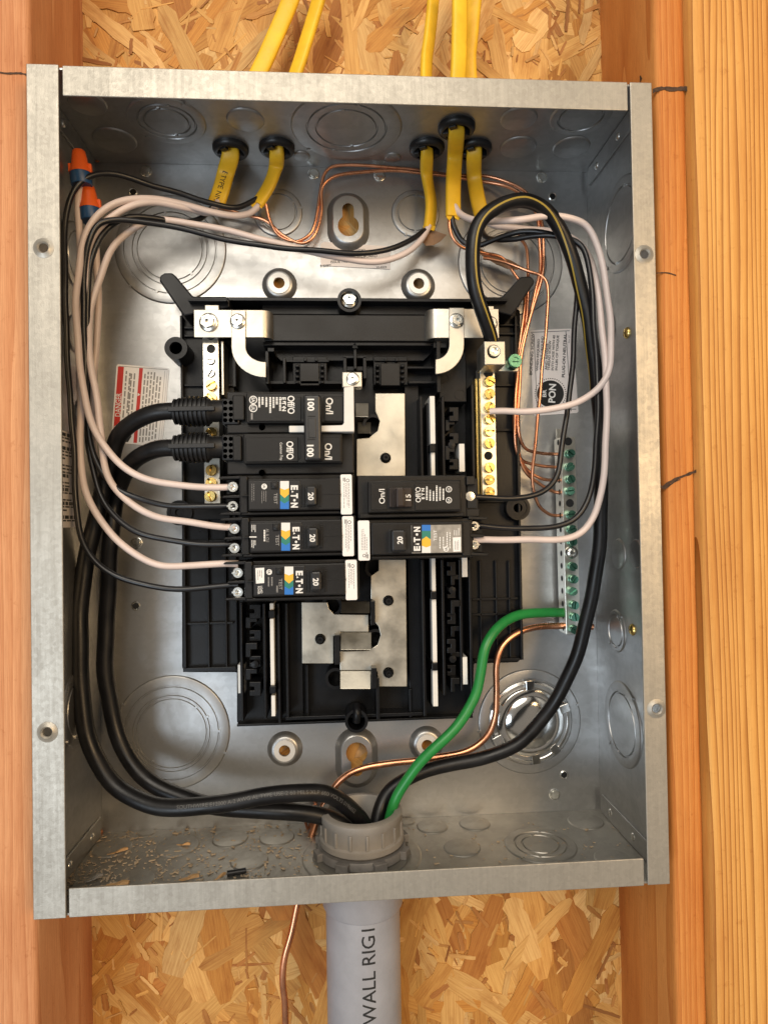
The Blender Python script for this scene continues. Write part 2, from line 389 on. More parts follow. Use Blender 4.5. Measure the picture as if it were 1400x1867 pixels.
def stud(label, x0, x1, dfront, m, cat='stud', y1=YB-.0002):
    b = MB(); n = 24; z0, z1 = -.42, .42; yf = -dfront*.001; vs = []; fs = []
    for j in range(n+1):            # gently uneven sawn timber with eased arrises
        z = z0+(z1-z0)*j/n; e = .0016; w1, w2 = random.uniform(-.0003, .0003), random.uniform(-.0003, .0003)
        for x, y in ((x0+w1, y1), (x0+w1, yf+e*2), (x0+w1+e*.6, yf+e*.6), (x0+w1+e*2, yf), (x1+w2-e*2, yf), (x1+w2-e*.6, yf+e*.6), (x1+w2, yf+e*2), (x1+w2, y1)): vs.append((x, y, z))
    for j in range(n):
        for k in range(8): fs.append((j*8+k, j*8+(k+1) % 8, (j+1)*8+(k+1) % 8, (j+1)*8+k))
    b.add(vs, fs, True); return tag(b.build('wood_stud', m), label, cat)
sl = stud('pinkish wood stud along the left of the steel box', -.2290, -.1892, 80, 'stud_wood_pink')
sr = stud('orange wood stud just right of the steel box, with pencil marks', .1945, .2148, 80, 'stud_wood')
sp = stud('pale straight-grained wood post at the far right edge', .2150, .300, 86, 'post_wood', 'post')
def scribble(parent, pts, d, wd, name='pencil_mark', taper=False):
    P = path([(p, q, d) for p, q in pts], 4); b = MB(); vs = []
    for i, p in enumerate(P):
        k = wd*random.uniform(.5, 1.2)*pxm(d)*(1.4*(1-i/len(P))+.15 if taper else 1); vs += [p+Vector((0, 0, k)), p-Vector((0, 0, k))]
    b.add(vs, [(2*i, 2*i+1, 2*i+3, 2*i+2) for i in range(len(P)-1)]); return b.build(name, 'pencil', parent)
scribble(sl, [(-6, 131), (15, 134), (35, 133), (50, 136)], 80.35, 1.8)
scribble(sr, [(1189, 165), (1205, 160), (1225, 163), (1245, 161), (1262, 164)], 80.35, 4.2)
scribble(sr, [(1189, 168), (1200, 164), (1215, 160)], 80.5, 2.6)
scribble(sr, [(1196, 498), (1215, 497), (1232, 502)], 80.35, 1.2)
scribble(sr, [(1206, 890), (1222, 878), (1250, 866), (1275, 856), (1298, 838)], 80.4, 3.4, 'split')
scribble(sr, [(1200, 884), (1212, 890), (1226, 880), (1240, 874)], 80.6, 2.4, 'split', True)
for par, L_ in ((sr, [(1166, 138), (1168, 146), (1165, 152)]), ):
    P = [RX(p, q, .1943) for p, q in L_]; g_ = MB(); vs = []
    for i, p in enumerate(P): vs += [p+Vector((0, .0016*(1-abs(i-1)*.7), 0)), p-Vector((0, .0016*(1-abs(i-1)*.7), 0))]
    g_.add(vs, [(0, 1, 3, 2), (2, 3, 5, 4)]); g_.build('split', 'pencil', par)
# ------------------------------------------------------------------ steel enclosure
T = .0013
box = thing('panel_enclosure', 'open galvanised steel breaker panel box between two wood studs', 'electrical box', (0, 0, ZB))
HOLES = []
def key(p, q, up):              # keyhole outline round the big end's pixel
    c = U(p, q, 0); r, s = .0077, .0042; o = []
    a0 = math.acos(s/r)
    n = 16
    for i in range(n+1):
        t = -PI/2-(PI/2+a0)+ (2*(PI/2+a0))*i/n          # big circle, open at top
        o.append((c.x+r*math.cos(t), c.z+r*math.sin(t)))
    for i in range(9):
        t = 0+PI*i/8; o.append((c.x+s*math.cos(t), c.z+.0125+s*math.sin(t)))
    if not up: o = [(x, 2*c.z-z) for x, z in o]
    return o, c
back = MB()
kh1, kc1 = key(635, 418, True); kh2, kc2 = key(650, 1368, False)
ST = [(510, 520), (762, 521), (520, 1365), (777, 1355)]
big = []
for kc, sg in ((kc1, 1), (kc2, -1)):
    cz = kc.z+sg*.005; big.append([(kc.x+.0128*math.cos(t)*1.0, cz+.0128*math.sin(t)+math.copysign(.0065, math.sin(t)) if abs(math.sin(t)) > 1e-6 else cz+.0128*math.sin(t)) for t in [2*PI*(i+.5)/28 for i in range(28)]])
hl = [circ(U(p, q, 0).x, U(p, q, 0).z, .0108, 28) for p, q in ST]
back.prism([(XL, ZB), (XR, ZB), (XR, ZT), (XL, ZT)], 0, T, hl+big)
back.build('back_wall', 'steel', box)
MB().wbox(XL, XL+T, -D+T, -.0002, ZB+T, ZT-T).build('side_wall', 'steel', box)
MB().wbox(XR-T, XR, -D+T, -.0002, ZB+T, ZT-T).build('side_wall', 'steel', box)
MB().wbox(XL, XR, -D+T, -.0002, ZT-T+.0001, ZT).build('top_wall', 'steel', box)
MB().wbox(XL, XR, -D+T, -.0002, ZB, ZB+T-.0001).build('bottom_wall', 'steel_dusty', box)
LW, RW, TW, BW = .0165, .0125, .0168, .0155
def lip(x0, x1, z0, z1, holes=(), hem=None):
    b = MB(); b.prism([(x0, z0), (x1, z0), (x1, z1), (x0, z1)], -D-.0001, -D+T-.0001, holes)
    o = b.build('lip', 'steel_lip', box, .45, seg=3); return o
LH = [(80, 452), (87, 1335), (1174, 464), (1196, 1292)]
hs = [circ(U(p, q, 98.4).x, U(p, q, 98.4).z, .0026, 16) for p, q in LH]
lip(XL-.0012, XL+LW, ZB-.0008, ZT+.0010, hs[:2]); lip(XR-RW, XR+.0010, ZB-.0004, ZT+.0006, hs[2:])
lip(XL+LW+.0022, XR-RW-.0016, ZT-TW, ZT+.0005); lip(XL+LW+.0016, XR-RW-.0022, ZB-.0006, ZB+BW)
dm = MB(); dm.lathe([(.0026, .0003), (.0034, .0011), (.0046, .0004), (.0058, 0)], n=20, close=True)
dme = dm.mesh('screw_dimple', 'steel_lip')
for p, q in LH: inst('screw_dimple', dme, box, U(p, q, 98.65))
MB().wbox(XL+LW-.003, XL+LW+.006, -D+.003, -D+.012, ZB+.002, ZB+.012)
# hemmed edges behind the lips, and riveted corner tabs
rv = MB(); rv.lathe([(0, .0011), (.0016, .0010), (.0024, .0006), (.0027, 0)], n=16); rme = rv.mesh('rivet', 'zinc')
for sx, X in ((1, XL+T), (-1, XR-T)):
    for sz, Z in ((-1, ZT-T), (1, ZB+T)):
        b = MB(); b.wbox(*sorted((X+sx*.0001, X+sx*.0014)), -D+.004, -.006, *sorted((Z+sz*.0002, Z+sz*.0135))); b.build('corner_tab', 'steel', box, .3)
        for y in (-.022, -.058): inst('rivet', rme, box, (X+sx*.0014, y, Z+sz*.007), (0, 0, sx*PI/2))
# pressed knockouts
KM = {}
def knock(radii, h=1.1, m='steel'):
    k = (tuple(radii), h, m)
    if k not in KM:
        R = [r*.001 for r in radii]; hh = h*.001; b = MB(); prof = [(R[0]+.0007, -.00005), (R[0], hh*.9), (R[0]-.0004, hh)]
        for r in R[1:]: prof += [(r+.0008, hh), (r+.0004, hh*.05), (r-.0004, hh*.05), (r-.0008, hh)]
        prof += [(0, hh)]; b.lathe(prof, n=56)
        for i, r in enumerate(R):                    # tie tabs
            for a in ((.9+i*.4), (3.9+i*.5)):
                c = Vector((r*math.cos(a), -hh*.7, r*math.sin(a))); t = Vector((math.cos(a), 0, math.sin(a))); u = Vector((-math.sin(a), 0, math.cos(a)))
                if len(R) > 1: b.obox(c, t*.0010, Vector((0, hh*.7, 0)), u*.0008)
        KM[k] = b.mesh('knockout', m)
    return KM[k]
def ko(p, q, radii, wall='back', h=1.1, rot=0):
    if wall == 'back': l, r = U(p, q, 0), (0, rot, 0)
    elif wall == 'top': l, r = RZ(p, q, ZT-T+.0001), (PI/2, 0, 0)
    elif wall == 'bottom': l, r = RZ(p, q, ZB+T-.0001), (-PI/2, 0, 0)
    elif wall == 'left': l, r = RX(p, q, XL+T), (0, 0, PI/2)
    else: l, r = RX(p, q, XR-T), (0, 0, -PI/2)
    inst('knockout', knock(radii, h, 'steel_dusty' if wall == 'bottom' else 'steel'), box, l, r)
ko(312, 455, (39, 32.5, 26.5, 23)); ko(315, 1335, (40, 33, 27, 24.5), rot=1.3); ko(930, 480, (39, 32.5, 26.5, 23), rot=2.2); ko(965, 1315, (38, 31), rot=.6)
ko(507, 388, (17.2, 13.2), rot=.7); ko(757, 390, (17.2, 13.2), rot=2.9)
for p, q, rr in ((305, 220, (24, 18, 14)), (210, 255, (13.6,)), (448, 218, (11.5,)), (632, 232, (36, 26, 20)), (550, 284, (5.4,)), (716, 287, (5.4,)), (945, 216, (11.5,)), (944, 268, (12.2,)), (1041, 268, (12.2,)), (1058, 212, (19, 14)), (160, 188, (11,))): ko(p, q, rr, 'top')
for p, q, rr in ((205, 1546, (12.6,)), (324, 1543, (14,)), (420, 1530, (11.5,)), (505, 1527, (11.5,)), (455, 1570, (11.5,)), (245, 1606, (12,)), (268, 1519, (5.4,)), (788, 1507, (10.5,)), (865, 1502, (10.5,)), (842, 1546, (11.5,)), (985, 1541, (23, 17, 12)), (1067, 1498, (12,)), (1116, 1566, (11,)), (741, 1499, (5.4,)), (660, 1560, (38, 31))): ko(p, q, rr, 'bottom', .8)
for p, q, rr in ((150, 760, (12,)), (142, 1290, (24, 18)), (137, 610, (12,)), (140, 470, (22, 16))): ko(p, q, rr, 'left')
for p, q, rr in ((1133, 410, (30, 24)), (1135, 1320, (28, 21)), (1128, 1010, (10,)), (1124, 1150, (14, 11)), (1160, 1010, (9,)), (1108, 600, (11,))): ko(p, q, rr, 'right')
# rivets, threaded bosses and small holes in the back
bs = MB(); bs.lathe([(.0044, 0), (.0042, .0007), (.0036, .0009), (.0032, .0004), (.0026, .0004), (.0024, .0012), (0, .0013)], n=20); bme = bs.mesh('boss', 'zinc')
for p, q in ((267, 313), (572, 317), (692, 321), (987, 324), (1010, 1448), (250, 990)): inst('boss', bme, box, U(p, q, 0))
hb = MB(); hb.lathe([(.0022, .0002), (0, .0003)], n=16); hme = hb.mesh('hole', 'hole_black')
hr = MB(); hr.lathe([(.0022, .0002), (.0026, .0006), (.0034, 0)], n=16, close=True); hrm = hr.mesh('hole_rim', 'zinc')
for p, q in ((243, 350), (1007, 358), (248, 1105), (1028, 1413), (1085, 608)): inst('hole', hme, box, U(p, q, 0)); inst('hole_rim', hrm, box, U(p, q, 0))
cf = MB(); cf.lathe([(.0022, 0), (.0018, .0012), (0, .0016)], n=10); cme = cf.mesh('corner_foam', 'nut_orange')
for p, q in ((178, 291), (1068, 304), (183, 1517)): inst('corner_dab', cf.mesh('corner_dab', 'copper_dull'), box, U(p, q, 2))
# raised mounting feet with a hole through, and the two keyhole dishes
ft = MB(); ft.lathe([(.0127, 0), (.0118, .0012), (.0098, .0036), (.0086, .0041), (.0042, .0041), (.0040, .0041), (.0040, .0022), (.0044, .0022)], n=32, close=True); fme = ft.mesh('mounting_foot', 'steel')
wsh = MB(); wsh.ring(.0041, .0076, .0041, .0049, (0, 0, 0)); wme = wsh.mesh('washer', 'washer_white')
for p, q in ST: o = inst('mounting_foot', fme, box, U(p, q, 0)); inst('washer', wme, o, U(p, q, 0))
for kh, kc, sg in ((kh1, kc1, 1), (kh2, kc2, -1)):
    cz = kc.z+sg*.005
    def oval(r, e, dz=0): return [(kc.x+r*math.cos(t), cz+dz+r*math.sin(t)+math.copysign(e, math.sin(t))) for t in [2*PI*(i+.5)/40 for i in range(40)]]
    b = MB(); rings = [(.0155, .0065, 0), (.0145, .0065, .0010), (.0118, .0065, .0052), (.0108, .0062, .0057)]; vs = []; fs = []
    for r, e, h in rings: vs += [(x, -h, z) for x, z in oval(r, e)]
    for j in range(3):
        for i in range(40): fs.append((j*40+i, j*40+(i+1) % 40, (j+1)*40+(i+1) % 40, (j+1)*40+i))
    b.add(vs, fs, True); b.prism(oval(.0108, .0062), -.0057, -.0050, [kh]); b.build('keyhole_dish', 'steel', box)
# bright snap-in seal with its clips in the lower right knockout
c = U(965, 1315, 0); sl_ = thing('knockout_seal', 'shiny round snap-in cap in the lower right knockout', 'cap', c)
b = MB(); b.lathe([(.0300, .0006), (.0300, .0014), (.0288, .0018), (.0272, .0004), (.0258, .0004), (.0252, .0030), (.0242, .0037), (.0195, .0030), (.0185, .0040), (.0120, .0049), (0, .0053)], c, n=56); b.build('cap', 'bright_steel', sl_)
for a in (1.57, .35, -.85, -1.45, 2.7, 3.6):
    b = MB(); t = Vector((math.cos(a), 0, math.sin(a))); u = Vector((-math.sin(a), 0, math.cos(a)))
    b.obox(c+t*.0275+Vector((0, -.0030, 0)), t*.0035, Vector((0, .0009, 0))+t*.0004, u*.0030); b.build('clip', 'bright_steel', sl_, .2)
# torx screw through the right side
def side_screw(p, q):
    c = RX(p, q, XR-T); b = MB(); b.lathe([(.0038, 0), (.0038, .0006), (.0026, .0019), (0, .0021)], c, (-1, 0, 0), 18)
    o = tag(b.build('wood_screw', 'brass'), 'yellow zinc wood screw in the %s of the right side wall' % ('lower part' if q > 900 else 'upper part'), 'screw')
    st = MB(); st.lathe([(.0012, .0019), (0, .00225)], c, (-1, 0, 0), 6, False); st.build('socket', 'hole_black', o)
side_screw(1153, 1148); side_screw(1143, 607)
# ------------------------------------------------------------------ black interior with bus bars and neutral bars
sh = lambda L, dx, dy: [(a+dx, b+dy) for a, b in L]
intr = thing('bus_assembly', 'black plastic breaker interior with tin bus bars and neutral bars, middle of the box', 'panel interior', U(640, 1300, 2))
BP = 'base_plastic'
b = MB()
b.pprism([(332, 566), (360, 548), (915, 548), (948, 566), (950, 1200), (944, 1208), (864, 1210), (862, 1306), (432, 1318), (432, 1226), (340, 1226), (332, 1218)], 1.5, 13)
b.build('base', BP, intr, .8)
b = MB(); b.box(335, 566, 430, 1222, 12.5, 17); b.build('side_tray', BP, intr, .6)
b = MB(); b.box(852, 566, 947, 1205, 12.5, 17); b.build('side_tray', BP, intr, .6)
# ribs moulded on the trays
def rib(p0, q0, p1, q1, d0, d1, bev=.25): r = MB(); r.box(p0, q0, p1, q1, d0, d1); return r.build('rib', BP, intr, bev)
for q in (595, 610, 700, 917, 985, 1135): rib(336, q, 425, q+4, 16.8, 20)
for q in (590, 606, 700, 782, 912, 1090, 1118): rib(860, q, 945, q+4, 16.8, 20)
for p in (334, 378, 410): rib(p, 925, p+3, 1221, 16.8, 21)
rib(332, 575, 336, 1218, 12, 23); rib(944, 575, 948, 1203, 12, 23); rib(334, 1217, 430, 1224, 12, 22); rib(865, 1201, 947, 1206, 12, 22)
for p in (875, 904, 928): rib(p, 1022, p+3, 1200, 16.8, 20)
rib(404, 620, 410, 705, 16, 32); rib(424, 625, 430, 705, 14, 26)
# raised guide arms at the two top corners
for pts in ([(291, 512), (292, 502), (300, 497), (314, 497), (321, 503), (352, 540), (412, 540), (419, 546), (419, 560), (336, 576), (331, 570)],
            [(974, 515), (973, 508), (966, 503), (950, 504), (944, 509), (915, 541), (872, 541), (866, 547), (866, 558), (932, 576), (938, 570)]):
    r = MB(); r.pprism(pts, 8, 40); o = r.build('guide_arm', BP, intr, 1.0)
rr = MB(); rr.box(343, 545, 414, 549, 38, 46); rr.build('rib', BP, intr, .3); rr = MB(); rr.box(872, 545, 925, 549, 38, 46); rr.build('rib', BP, intr, .3)
# top bridge
b = MB(); b.box(478, 549, 868, 574, 10, 24); b.build('bridge', BP, intr, .5)
b = MB(); b.box(482, 574, 792, 622, 10, 36); b.build('bridge', 'breaker_plastic', intr, .5)
rib(360, 543, 868, 549, 10, 34)
b = MB(); b.pprism([(484, 632), (800, 632), (772, 658), (512, 658)], 10, 22); b.build('bridge', BP, intr, .4)
rib(480, 624, 812, 630, 10, 34)
# neutral bars
def bar_hole(parent, p, q, d, r): inst('terminal_hole', BH, parent, U(p, q, d), None, r)
bh = MB(); bh.lathe([(1, 0), (.92, .00)], n=20, close=True); bh.lathe([(.93, .0001), (0, .0001)], n=20); BH = bh.mesh('terminal_hole', 'hole_black')
def slot_mesh(name, m, gap=.17, hgt=1.0):
    b = MB(); b.lathe([(1.0, 0), (1.0, .45*hgt), (.93, .5*hgt), (0, .5*hgt)], n=22)
    for sg in (1, -1):
        pts = []; a0 = math.asin(gap)
        for i in range(11):
            t = a0+(PI-2*a0)*i/10; pts.append((.95*math.cos(t), sg*.95*math.sin(t)))
        b.prism(pts if sg > 0 else pts[::-1], -.85*hgt, -.45*hgt)
    return b.mesh(name, m)
SB = slot_mesh('terminal_screw', 'brass', .2, 1.2); SG = slot_mesh('terminal_screw', 'green_screw', .16, 1.9); SZ = slot_mesh('terminal_screw', 'zinc')
def hex_mesh(name, m):
    b = MB(); b.lathe([(1.0, 0), (1.0, .12), (.9, .2), (0, .2)], n=28)
    hx = [(.74*math.cos(PI/3*i), .74*math.sin(PI/3*i)) for i in range(6)]; sq = [(.27*math.cos(PI/4+PI/2*i), .27*math.sin(PI/4+PI/2*i)) for i in range(4)]
    b.prism(hx, -.62, -.15, [sq]); b.ring(.42, .5, .6, .68, (0, 0, 0)); return b.mesh(name, m)
HX = hex_mesh('hex_screw', 'zinc')
def screw(me, parent, p, q, d, rpx, name='terminal_screw', rot=None):
    return inst(name, me, parent, U(p, q, d), (random.uniform(-.08, .08), random.uniform(0, PI) if rot is None else rot, random.uniform(-.08, .08)), rpx*pxm(d))
nb = MB(); nb.box(371, 556, 400, 918, 22, 36); nbl = nb.build('neutral_bar', 'bar_metal', intr, .3)
for q in (612, 636, 658, 681): bar_hole(nbl, 385, q, 36.05, 8*pxm(36))
for q in (658, 681): screw(SZ, nbl, 385, q, 34.6, 7.4)
for q in (703, 726, 790, 858, 881, 905): screw(SB, nbl, 386, q, 36, 10)
eb = MB(); eb.box(404, 622, 408, 720, 18, 38); eb.build('neutral_rail', 'tin', intr, .2)
nb = MB(); nb.box(877, 668, 904, 908, 22, 36); nbr = nb.build('neutral_bar', 'bar_metal', intr, .3)
for q in (697, 719, 743, 765, 787, 809, 853, 875, 897): screw(SB, nbr, 891, q, 36, 9.6)
bar_hole(nbr, 890, 831, 36.05, 8*pxm(36)); bar_hole(nbr, 890, 680, 36.05, 9*pxm(36))
nb = MB(); nb.box(868, 690, 872, 905, 18, 30); nb.build('neutral_rail', 'brass', intr, .2)
# straps (rolled over at their inner ends) and the hooked bars
def strap(p0, p1, q0, q1, d, curl, th=1.6):
    x0, x1, z0, z1 = rect(p0, q0, p1, q1, d); y = -d*.001; t = th*.001; R = .0065; pts = []
    s = 1 if curl == 'r' else -1; xe = x1 if s > 0 else x0; xs = x0 if s > 0 else x1
    outer = [(xs, y)]+[(xe-s*R+s*R*math.sin(a), y+R-R*math.cos(a)) for a in [PI/2*i/6 for i in range(7)]]+[(xe, y+.017)]
    inner = [(xe-s*t, y+.017)]+[(xe-s*R+s*(R-t)*math.sin(a), y+R-(R-t)*math.cos(a)) for a in [PI/2*i/6 for i in range(6, -1, -1)]]+[(xs, y+t)]
    pl = outer+inner; n = len(pl); b = MB(); vs = [(x, yy, z) for z in (z0, z1) for x, yy in pl]
    fs = [(i, (i+1) % n, n+(i+1) % n, n+i) for i in range(n)]
    h = n//2
    for k in range(h-1):
        for o in (0, n): fs.append((o+k, o+k+1, o+n-2-k, o+n-1-k))
    b.add(vs, fs, True); return b.build('strap', 'tin', intr, .2)
strap(354, 496, 565, 615, 44, 'r'); strap(779, 909, 563, 616, 44, 'l')
def hook(top0, top1, q0, qb, qend0, qend1, pend, d, s):
    # vertical bar that sweeps round into a short horizontal end
    out = []; inn = []; cx = pend; n = 10
    if s > 0: xo, xi = top0, top1
    else: xo, xi = top1, top0
    o = [(xo, q0), (xo, qb)]
    o += [(xo+(pend-xo)*(1-math.cos(a)), qb+(qend1-qb)*math.sin(a)) for a in [PI/2*i/n for i in range(1, n+1)]]
    i_ = [(pend, qend0)]+[(xi+(pend-xi)*(1-math.cos(a)), qb+(qend0-qb)*math.sin(a)) for a in [PI/2*i/n for i in range(n-1, 0, -1)]]+[(xi, qb), (xi, q0)]
    b = MB(); b.pprism(o+i_, d-2.4, d); return b.build('hook_bar', 'tin', intr, .35)
hook(422, 448, 565, 632, 660, 688, 485, 46.6, 1); hook(819, 846, 561, 628, 655, 682, 794, 46.6, -1)
screw(HX, intr, 381, 588, 44, 17, 'hex_screw'); screw(HX, intr, 434, 586, 46.6, 14, 'hex_screw'); screw(HX, intr, 832, 585, 46.6, 14, 'hex_screw'); screw(HX, intr, 893, 590, 44, 14, 'hex_screw')
nb = MB(); nb.box(374, 556, 399, 566, 36, 43); nb.build('strap_end', 'tin', intr, .3); nb = MB(); nb.box(884, 558, 900, 566, 36, 43); nb.build('strap_end', 'tin', intr, .3)
# screw bosses on the centre line
for p, q, r, hh in ((637, 547, 22, 40), (650, 1315, 21, 34)):
    b = MB(); k = pxm(hh); b.ring(r*k*.76, r*k, 0, (hh-2)*.001, U(p, q, hh)+Vector((0, (hh-2)*.001, 0))); b.lathe([(r*k*.78, 0), (0, 0)], U(p, q, hh)+Vector((0, .012, 0))); b.build('screw_boss', BP, intr)
screw(HX, intr, 637, 547, 33, 16, 'hex_screw'); 
b = MB(); b.tube(path([(650, 1286, 30), (651, 1300, 34), (650, 1316, 33)]), .0028, 12); b.build('boss_pin', BP, intr)
b = MB(); b.ring(.0042, .0075, 0, .026, U(345, 660, 0)+Vector((0, -.012, 0))); b.lathe([(.0044, .022), (0, .022)], U(345, 660, 0)+Vector((0, -.012, 0))); b.build('screw_boss', BP, intr)
# drilled ears on both edges
for p, q, s in ((328, 935, 1), (944, 926, -1)):
    c = U(p, q, 24); b = MB(); b.ring(.0032, .0078 if s > 0 else .0088, 0, .006, c+Vector((0, .006, 0))); b.ring(.0064, .0086, 0, .0068, c+Vector((0, .006, 0))); b.build('drilled_ear', BP, intr)
    bb = MB(); bb.lathe([(.0033, 0), (0, 0)], c+Vector((0, .0045, 0))); bb.build('ear_core', 'label_white', intr)
b = MB(); b.box(312, 922, 420, 948, 16, 22); b.build('ear_web', BP, intr, .5)
# walls, latches and pockets below the bridge
for r_ in ((484, 640, 490, 700, 10, 40), (516, 652, 521, 698, 10, 34), (490, 694, 625, 700, 10, 30), (488, 634, 500, 641, 10, 42), (796, 622, 803, 715, 10, 40), (790, 624, 814, 634, 10, 38), (745, 694, 800, 699, 10, 30), (521, 656, 600, 660, 10, 28), (683, 654, 742, 658, 10, 28), (740, 668, 796, 672, 10, 24)):
    rib(*r_)
for p0 in (534, 681):
    b = MB(); b.box(p0, 650, p0+62, 702, 10, 26); b.build('latch_plate', BP, intr, .4)
    b = MB(); b.box(p0+13, 662, p0+48, 703, 25, 30); b.build('latch_plate', 'breaker_plastic', intr, .4)
    for sx in (4, 50):
        for k in range(4): rib(p0+sx, 664+k*10, p0+sx+7, 669+k*10, 25, 32, .5)
    for k in (20, 40): rib(p0+k, 652, p0+k+5, 658, 25, 31)
for r_ in ((626, 650, 632, 690, 12, 38), (662, 650, 668, 690, 12, 38), (626, 648, 668, 653, 12, 38), (645, 634, 650, 672, 12, 44), (632, 668, 662, 676, 12, 36)): rib(*r_)
b = MB(); b.lathe([(.0026, 0), (.0018, .002), (0, .0042)], U(647, 636, 44), (0, 0, 1), 4, False); b.build('rib', BP, intr)
# lit panel right of the hooked bar, with round ejector marks
b = MB(); b.box(800, 640, 850, 733, 12, 30); b.build('side_block', BP, intr, .6)
for p, q in ((808, 689), (838, 720)):
    b = MB(); b.ring(.0034, .0037, 0, .0004, U(p, q, 30)); b.build('ejector_mark', BP, intr)
b = MB(); b.box(742, 700, 768, 1300, 12, 22); b.build('channel_wall', BP, intr, .4)
b = MB(); b.box(512, 1098, 552, 1306, 12, 18); b.build('channel_wall', BP, intr, .4)
for p, q0, q1, d in ((766, 722, 868, 40), (778, 735, 868, 34), (806, 722, 868, 36), (860, 700, 868, 36), (770, 1020, 1306, 40), (784, 1020, 1290, 32), (806, 1020, 1268, 38), (838, 1020, 1260, 34), (856, 1020, 1300, 34), (438, 1100, 1316, 30), (480, 1100, 1312, 40), (506, 1100, 1318, 36), (521, 1100, 1308, 34), (558, 1212, 1310, 22), (746, 1256, 1308, 24)): rib(p, q0, p+5, q1, 12, d, .4)
rib(521, 1303, 770, 1309, 10, 26); rib(686, 1236, 692, 1312, 12, 36); rib(432, 1313, 862, 1317, 2, 20)
# comb of plug-on pockets
def comb(p0, p1, q0, q1, mir, d=36, pitch=38):
    q = q0; k = 0
    while q+12 < q1:
        r = MB(); hgt = 20 if k % 3 else 26
        hgt = min(hgt, q1-q)
        a, c = (p0, p1-7) if (k % 2) ^ mir else (p0+7, p1)
        r.pprism([(a, q), (c, q), (c, q+hgt*.45), (a+(c-a)*.45, q+hgt*.45), (a+(c-a)*.45, q+hgt), (a, q+hgt)] if k % 2 else [(a, q), (c, q), (c, q+hgt), (a, q+hgt), (a, q+hgt*.6), (a+(c-a)*.4, q+hgt*.6), (a+(c-a)*.4, q+hgt*.35), (a, q+hgt*.35)], 12, d-(k % 3)*3)
        r.build('pocket', BP, intr, .4); q += pitch*.62; k += 1
comb(812, 836, 742, 862, False); comb(815, 838, 1024, 1262, True); comb(448, 476, 1102, 1272, False)
for p, q in ((822, 812), (823, 1075), (824, 1200), (466, 1210)):
    b = MB(); b.lathe([(.0024, 0), (.0024, .003), (0, .0032)], U(p, q, 34), n=14); b.build('pocket_pin', BP, intr)
# white plug-on rails seen edge-on
def rail(p0, q0, p1, q1, d0, d1, m='clip_white'): b = MB(); b.box(p0, q0, p1, q1, d0, d1); return b.build('plug_on_rail', m, intr, .25)
rail(784, 722, 793, 809, 14, 40); rail(786, 825, 793, 868, 14, 40); rail(787, 1018, 794, 1078, 14, 40); rail(788, 1093, 796, 1208, 14, 40); rail(789, 1222, 798, 1288, 14, 40)
rail(492, 1100, 499, 1112, 14, 40); rail(493, 1128, 500, 1250, 14, 40); rail(495, 1268, 502, 1306, 14, 40)
rail(837, 809, 847, 860, 14, 34); rail(842, 1015, 852, 1052, 14, 34); rail(843, 1198, 852, 1248, 14, 34); rail(434, 1212, 446, 1264, 12, 24)
for p, q0 in ((786, 810), (788, 1079), (790, 1209), (493, 1113), (495, 1251)): rib(p-3, q0, p+8, q0+14, 14, 43, .5)
# tin bus bars
def bus(pts, holes=(), d=30): b = MB(); b.pprism(pts, d-2.5, d, holes); return b.build('bus_bar', 'bus_tin', intr, .35)
def pc(p, q, r, n=16): return [(p+r*math.cos(2*PI*i/n), q+r*math.sin(2*PI*i/n)) for i in range(n)]
bus([(684, 717), (738, 717), (739, 868), (650, 868), (650, 800), (672, 798), (688, 786), (692, 768), (684, 750)], [pc(703, 835, 9)])
bus([(690, 1020), (740, 1020), (742, 1252), (688, 1252), (688, 1225), (674, 1222), (620, 1222), (619, 1188), (672, 1186), (688, 1176), (694, 1158), (690, 1142), (683, 1134), (683, 1096), (676, 1092), (676, 1050), (690, 1040)], [pc(708, 1095, 9), pc(708, 1226, 9)])
bus([(550, 1098), (597, 1098), (600, 1110), (610, 1120), (672, 1121), (672, 1152), (621, 1152), (621, 1160), (608, 1160), (608, 1210), (551, 1210)], [pc(584, 1165, 9)])
def stab(p0, q0, p1, q1, da, db):       # stab bent back from the bus bar
    A = [U(p0, q0, da), U(p1, q0, da), U(p1, q1, db), U(p0, q1, db)]; e = Vector((0, .0022, .0004)); b = MB(); b.add(A+[a+e for a in A], [(0,1,2,3), (4,7,6,5), (0,4,5,1), (1,5,6,2), (2,6,7,3), (3,7,4,0)]); b.build('bus_stab', 'bus_tin', intr, .3)
stab(621, 1153, 677, 1185, 30, 38); stab(620, 1223, 676, 1256, 30, 37); stab(622, 1098, 674, 1118, 34, 44); stab(648, 735, 672, 760, 26, 32); stab(652, 770, 676, 790, 26, 36)
rib(610, 1158, 620, 1212, 20, 36); rib(676, 1096, 684, 1140, 20, 38); rib(677, 1218, 687, 1256, 20, 38)
for p, q in ((684, 1165), (612, 1236), (605, 1104), (684, 1035), (680, 775)):
    b = MB(); b.ring(.0052, .0072, 0, .020, U(p, q, 27)+Vector((0, .018, 0)), n=24); b.build('stab_shield', BP, intr)
for p, q in ((703, 835), (584, 1165), (708, 1095), (708, 1226)):
    b = MB(); b.lathe([(.0033, 0), (.0033, .003), (.0022, .0042), (.0010, .0042), (0, .0036)], U(p, q, 29), n=8, smooth=False); b.build('rivet_plug', BP, intr)
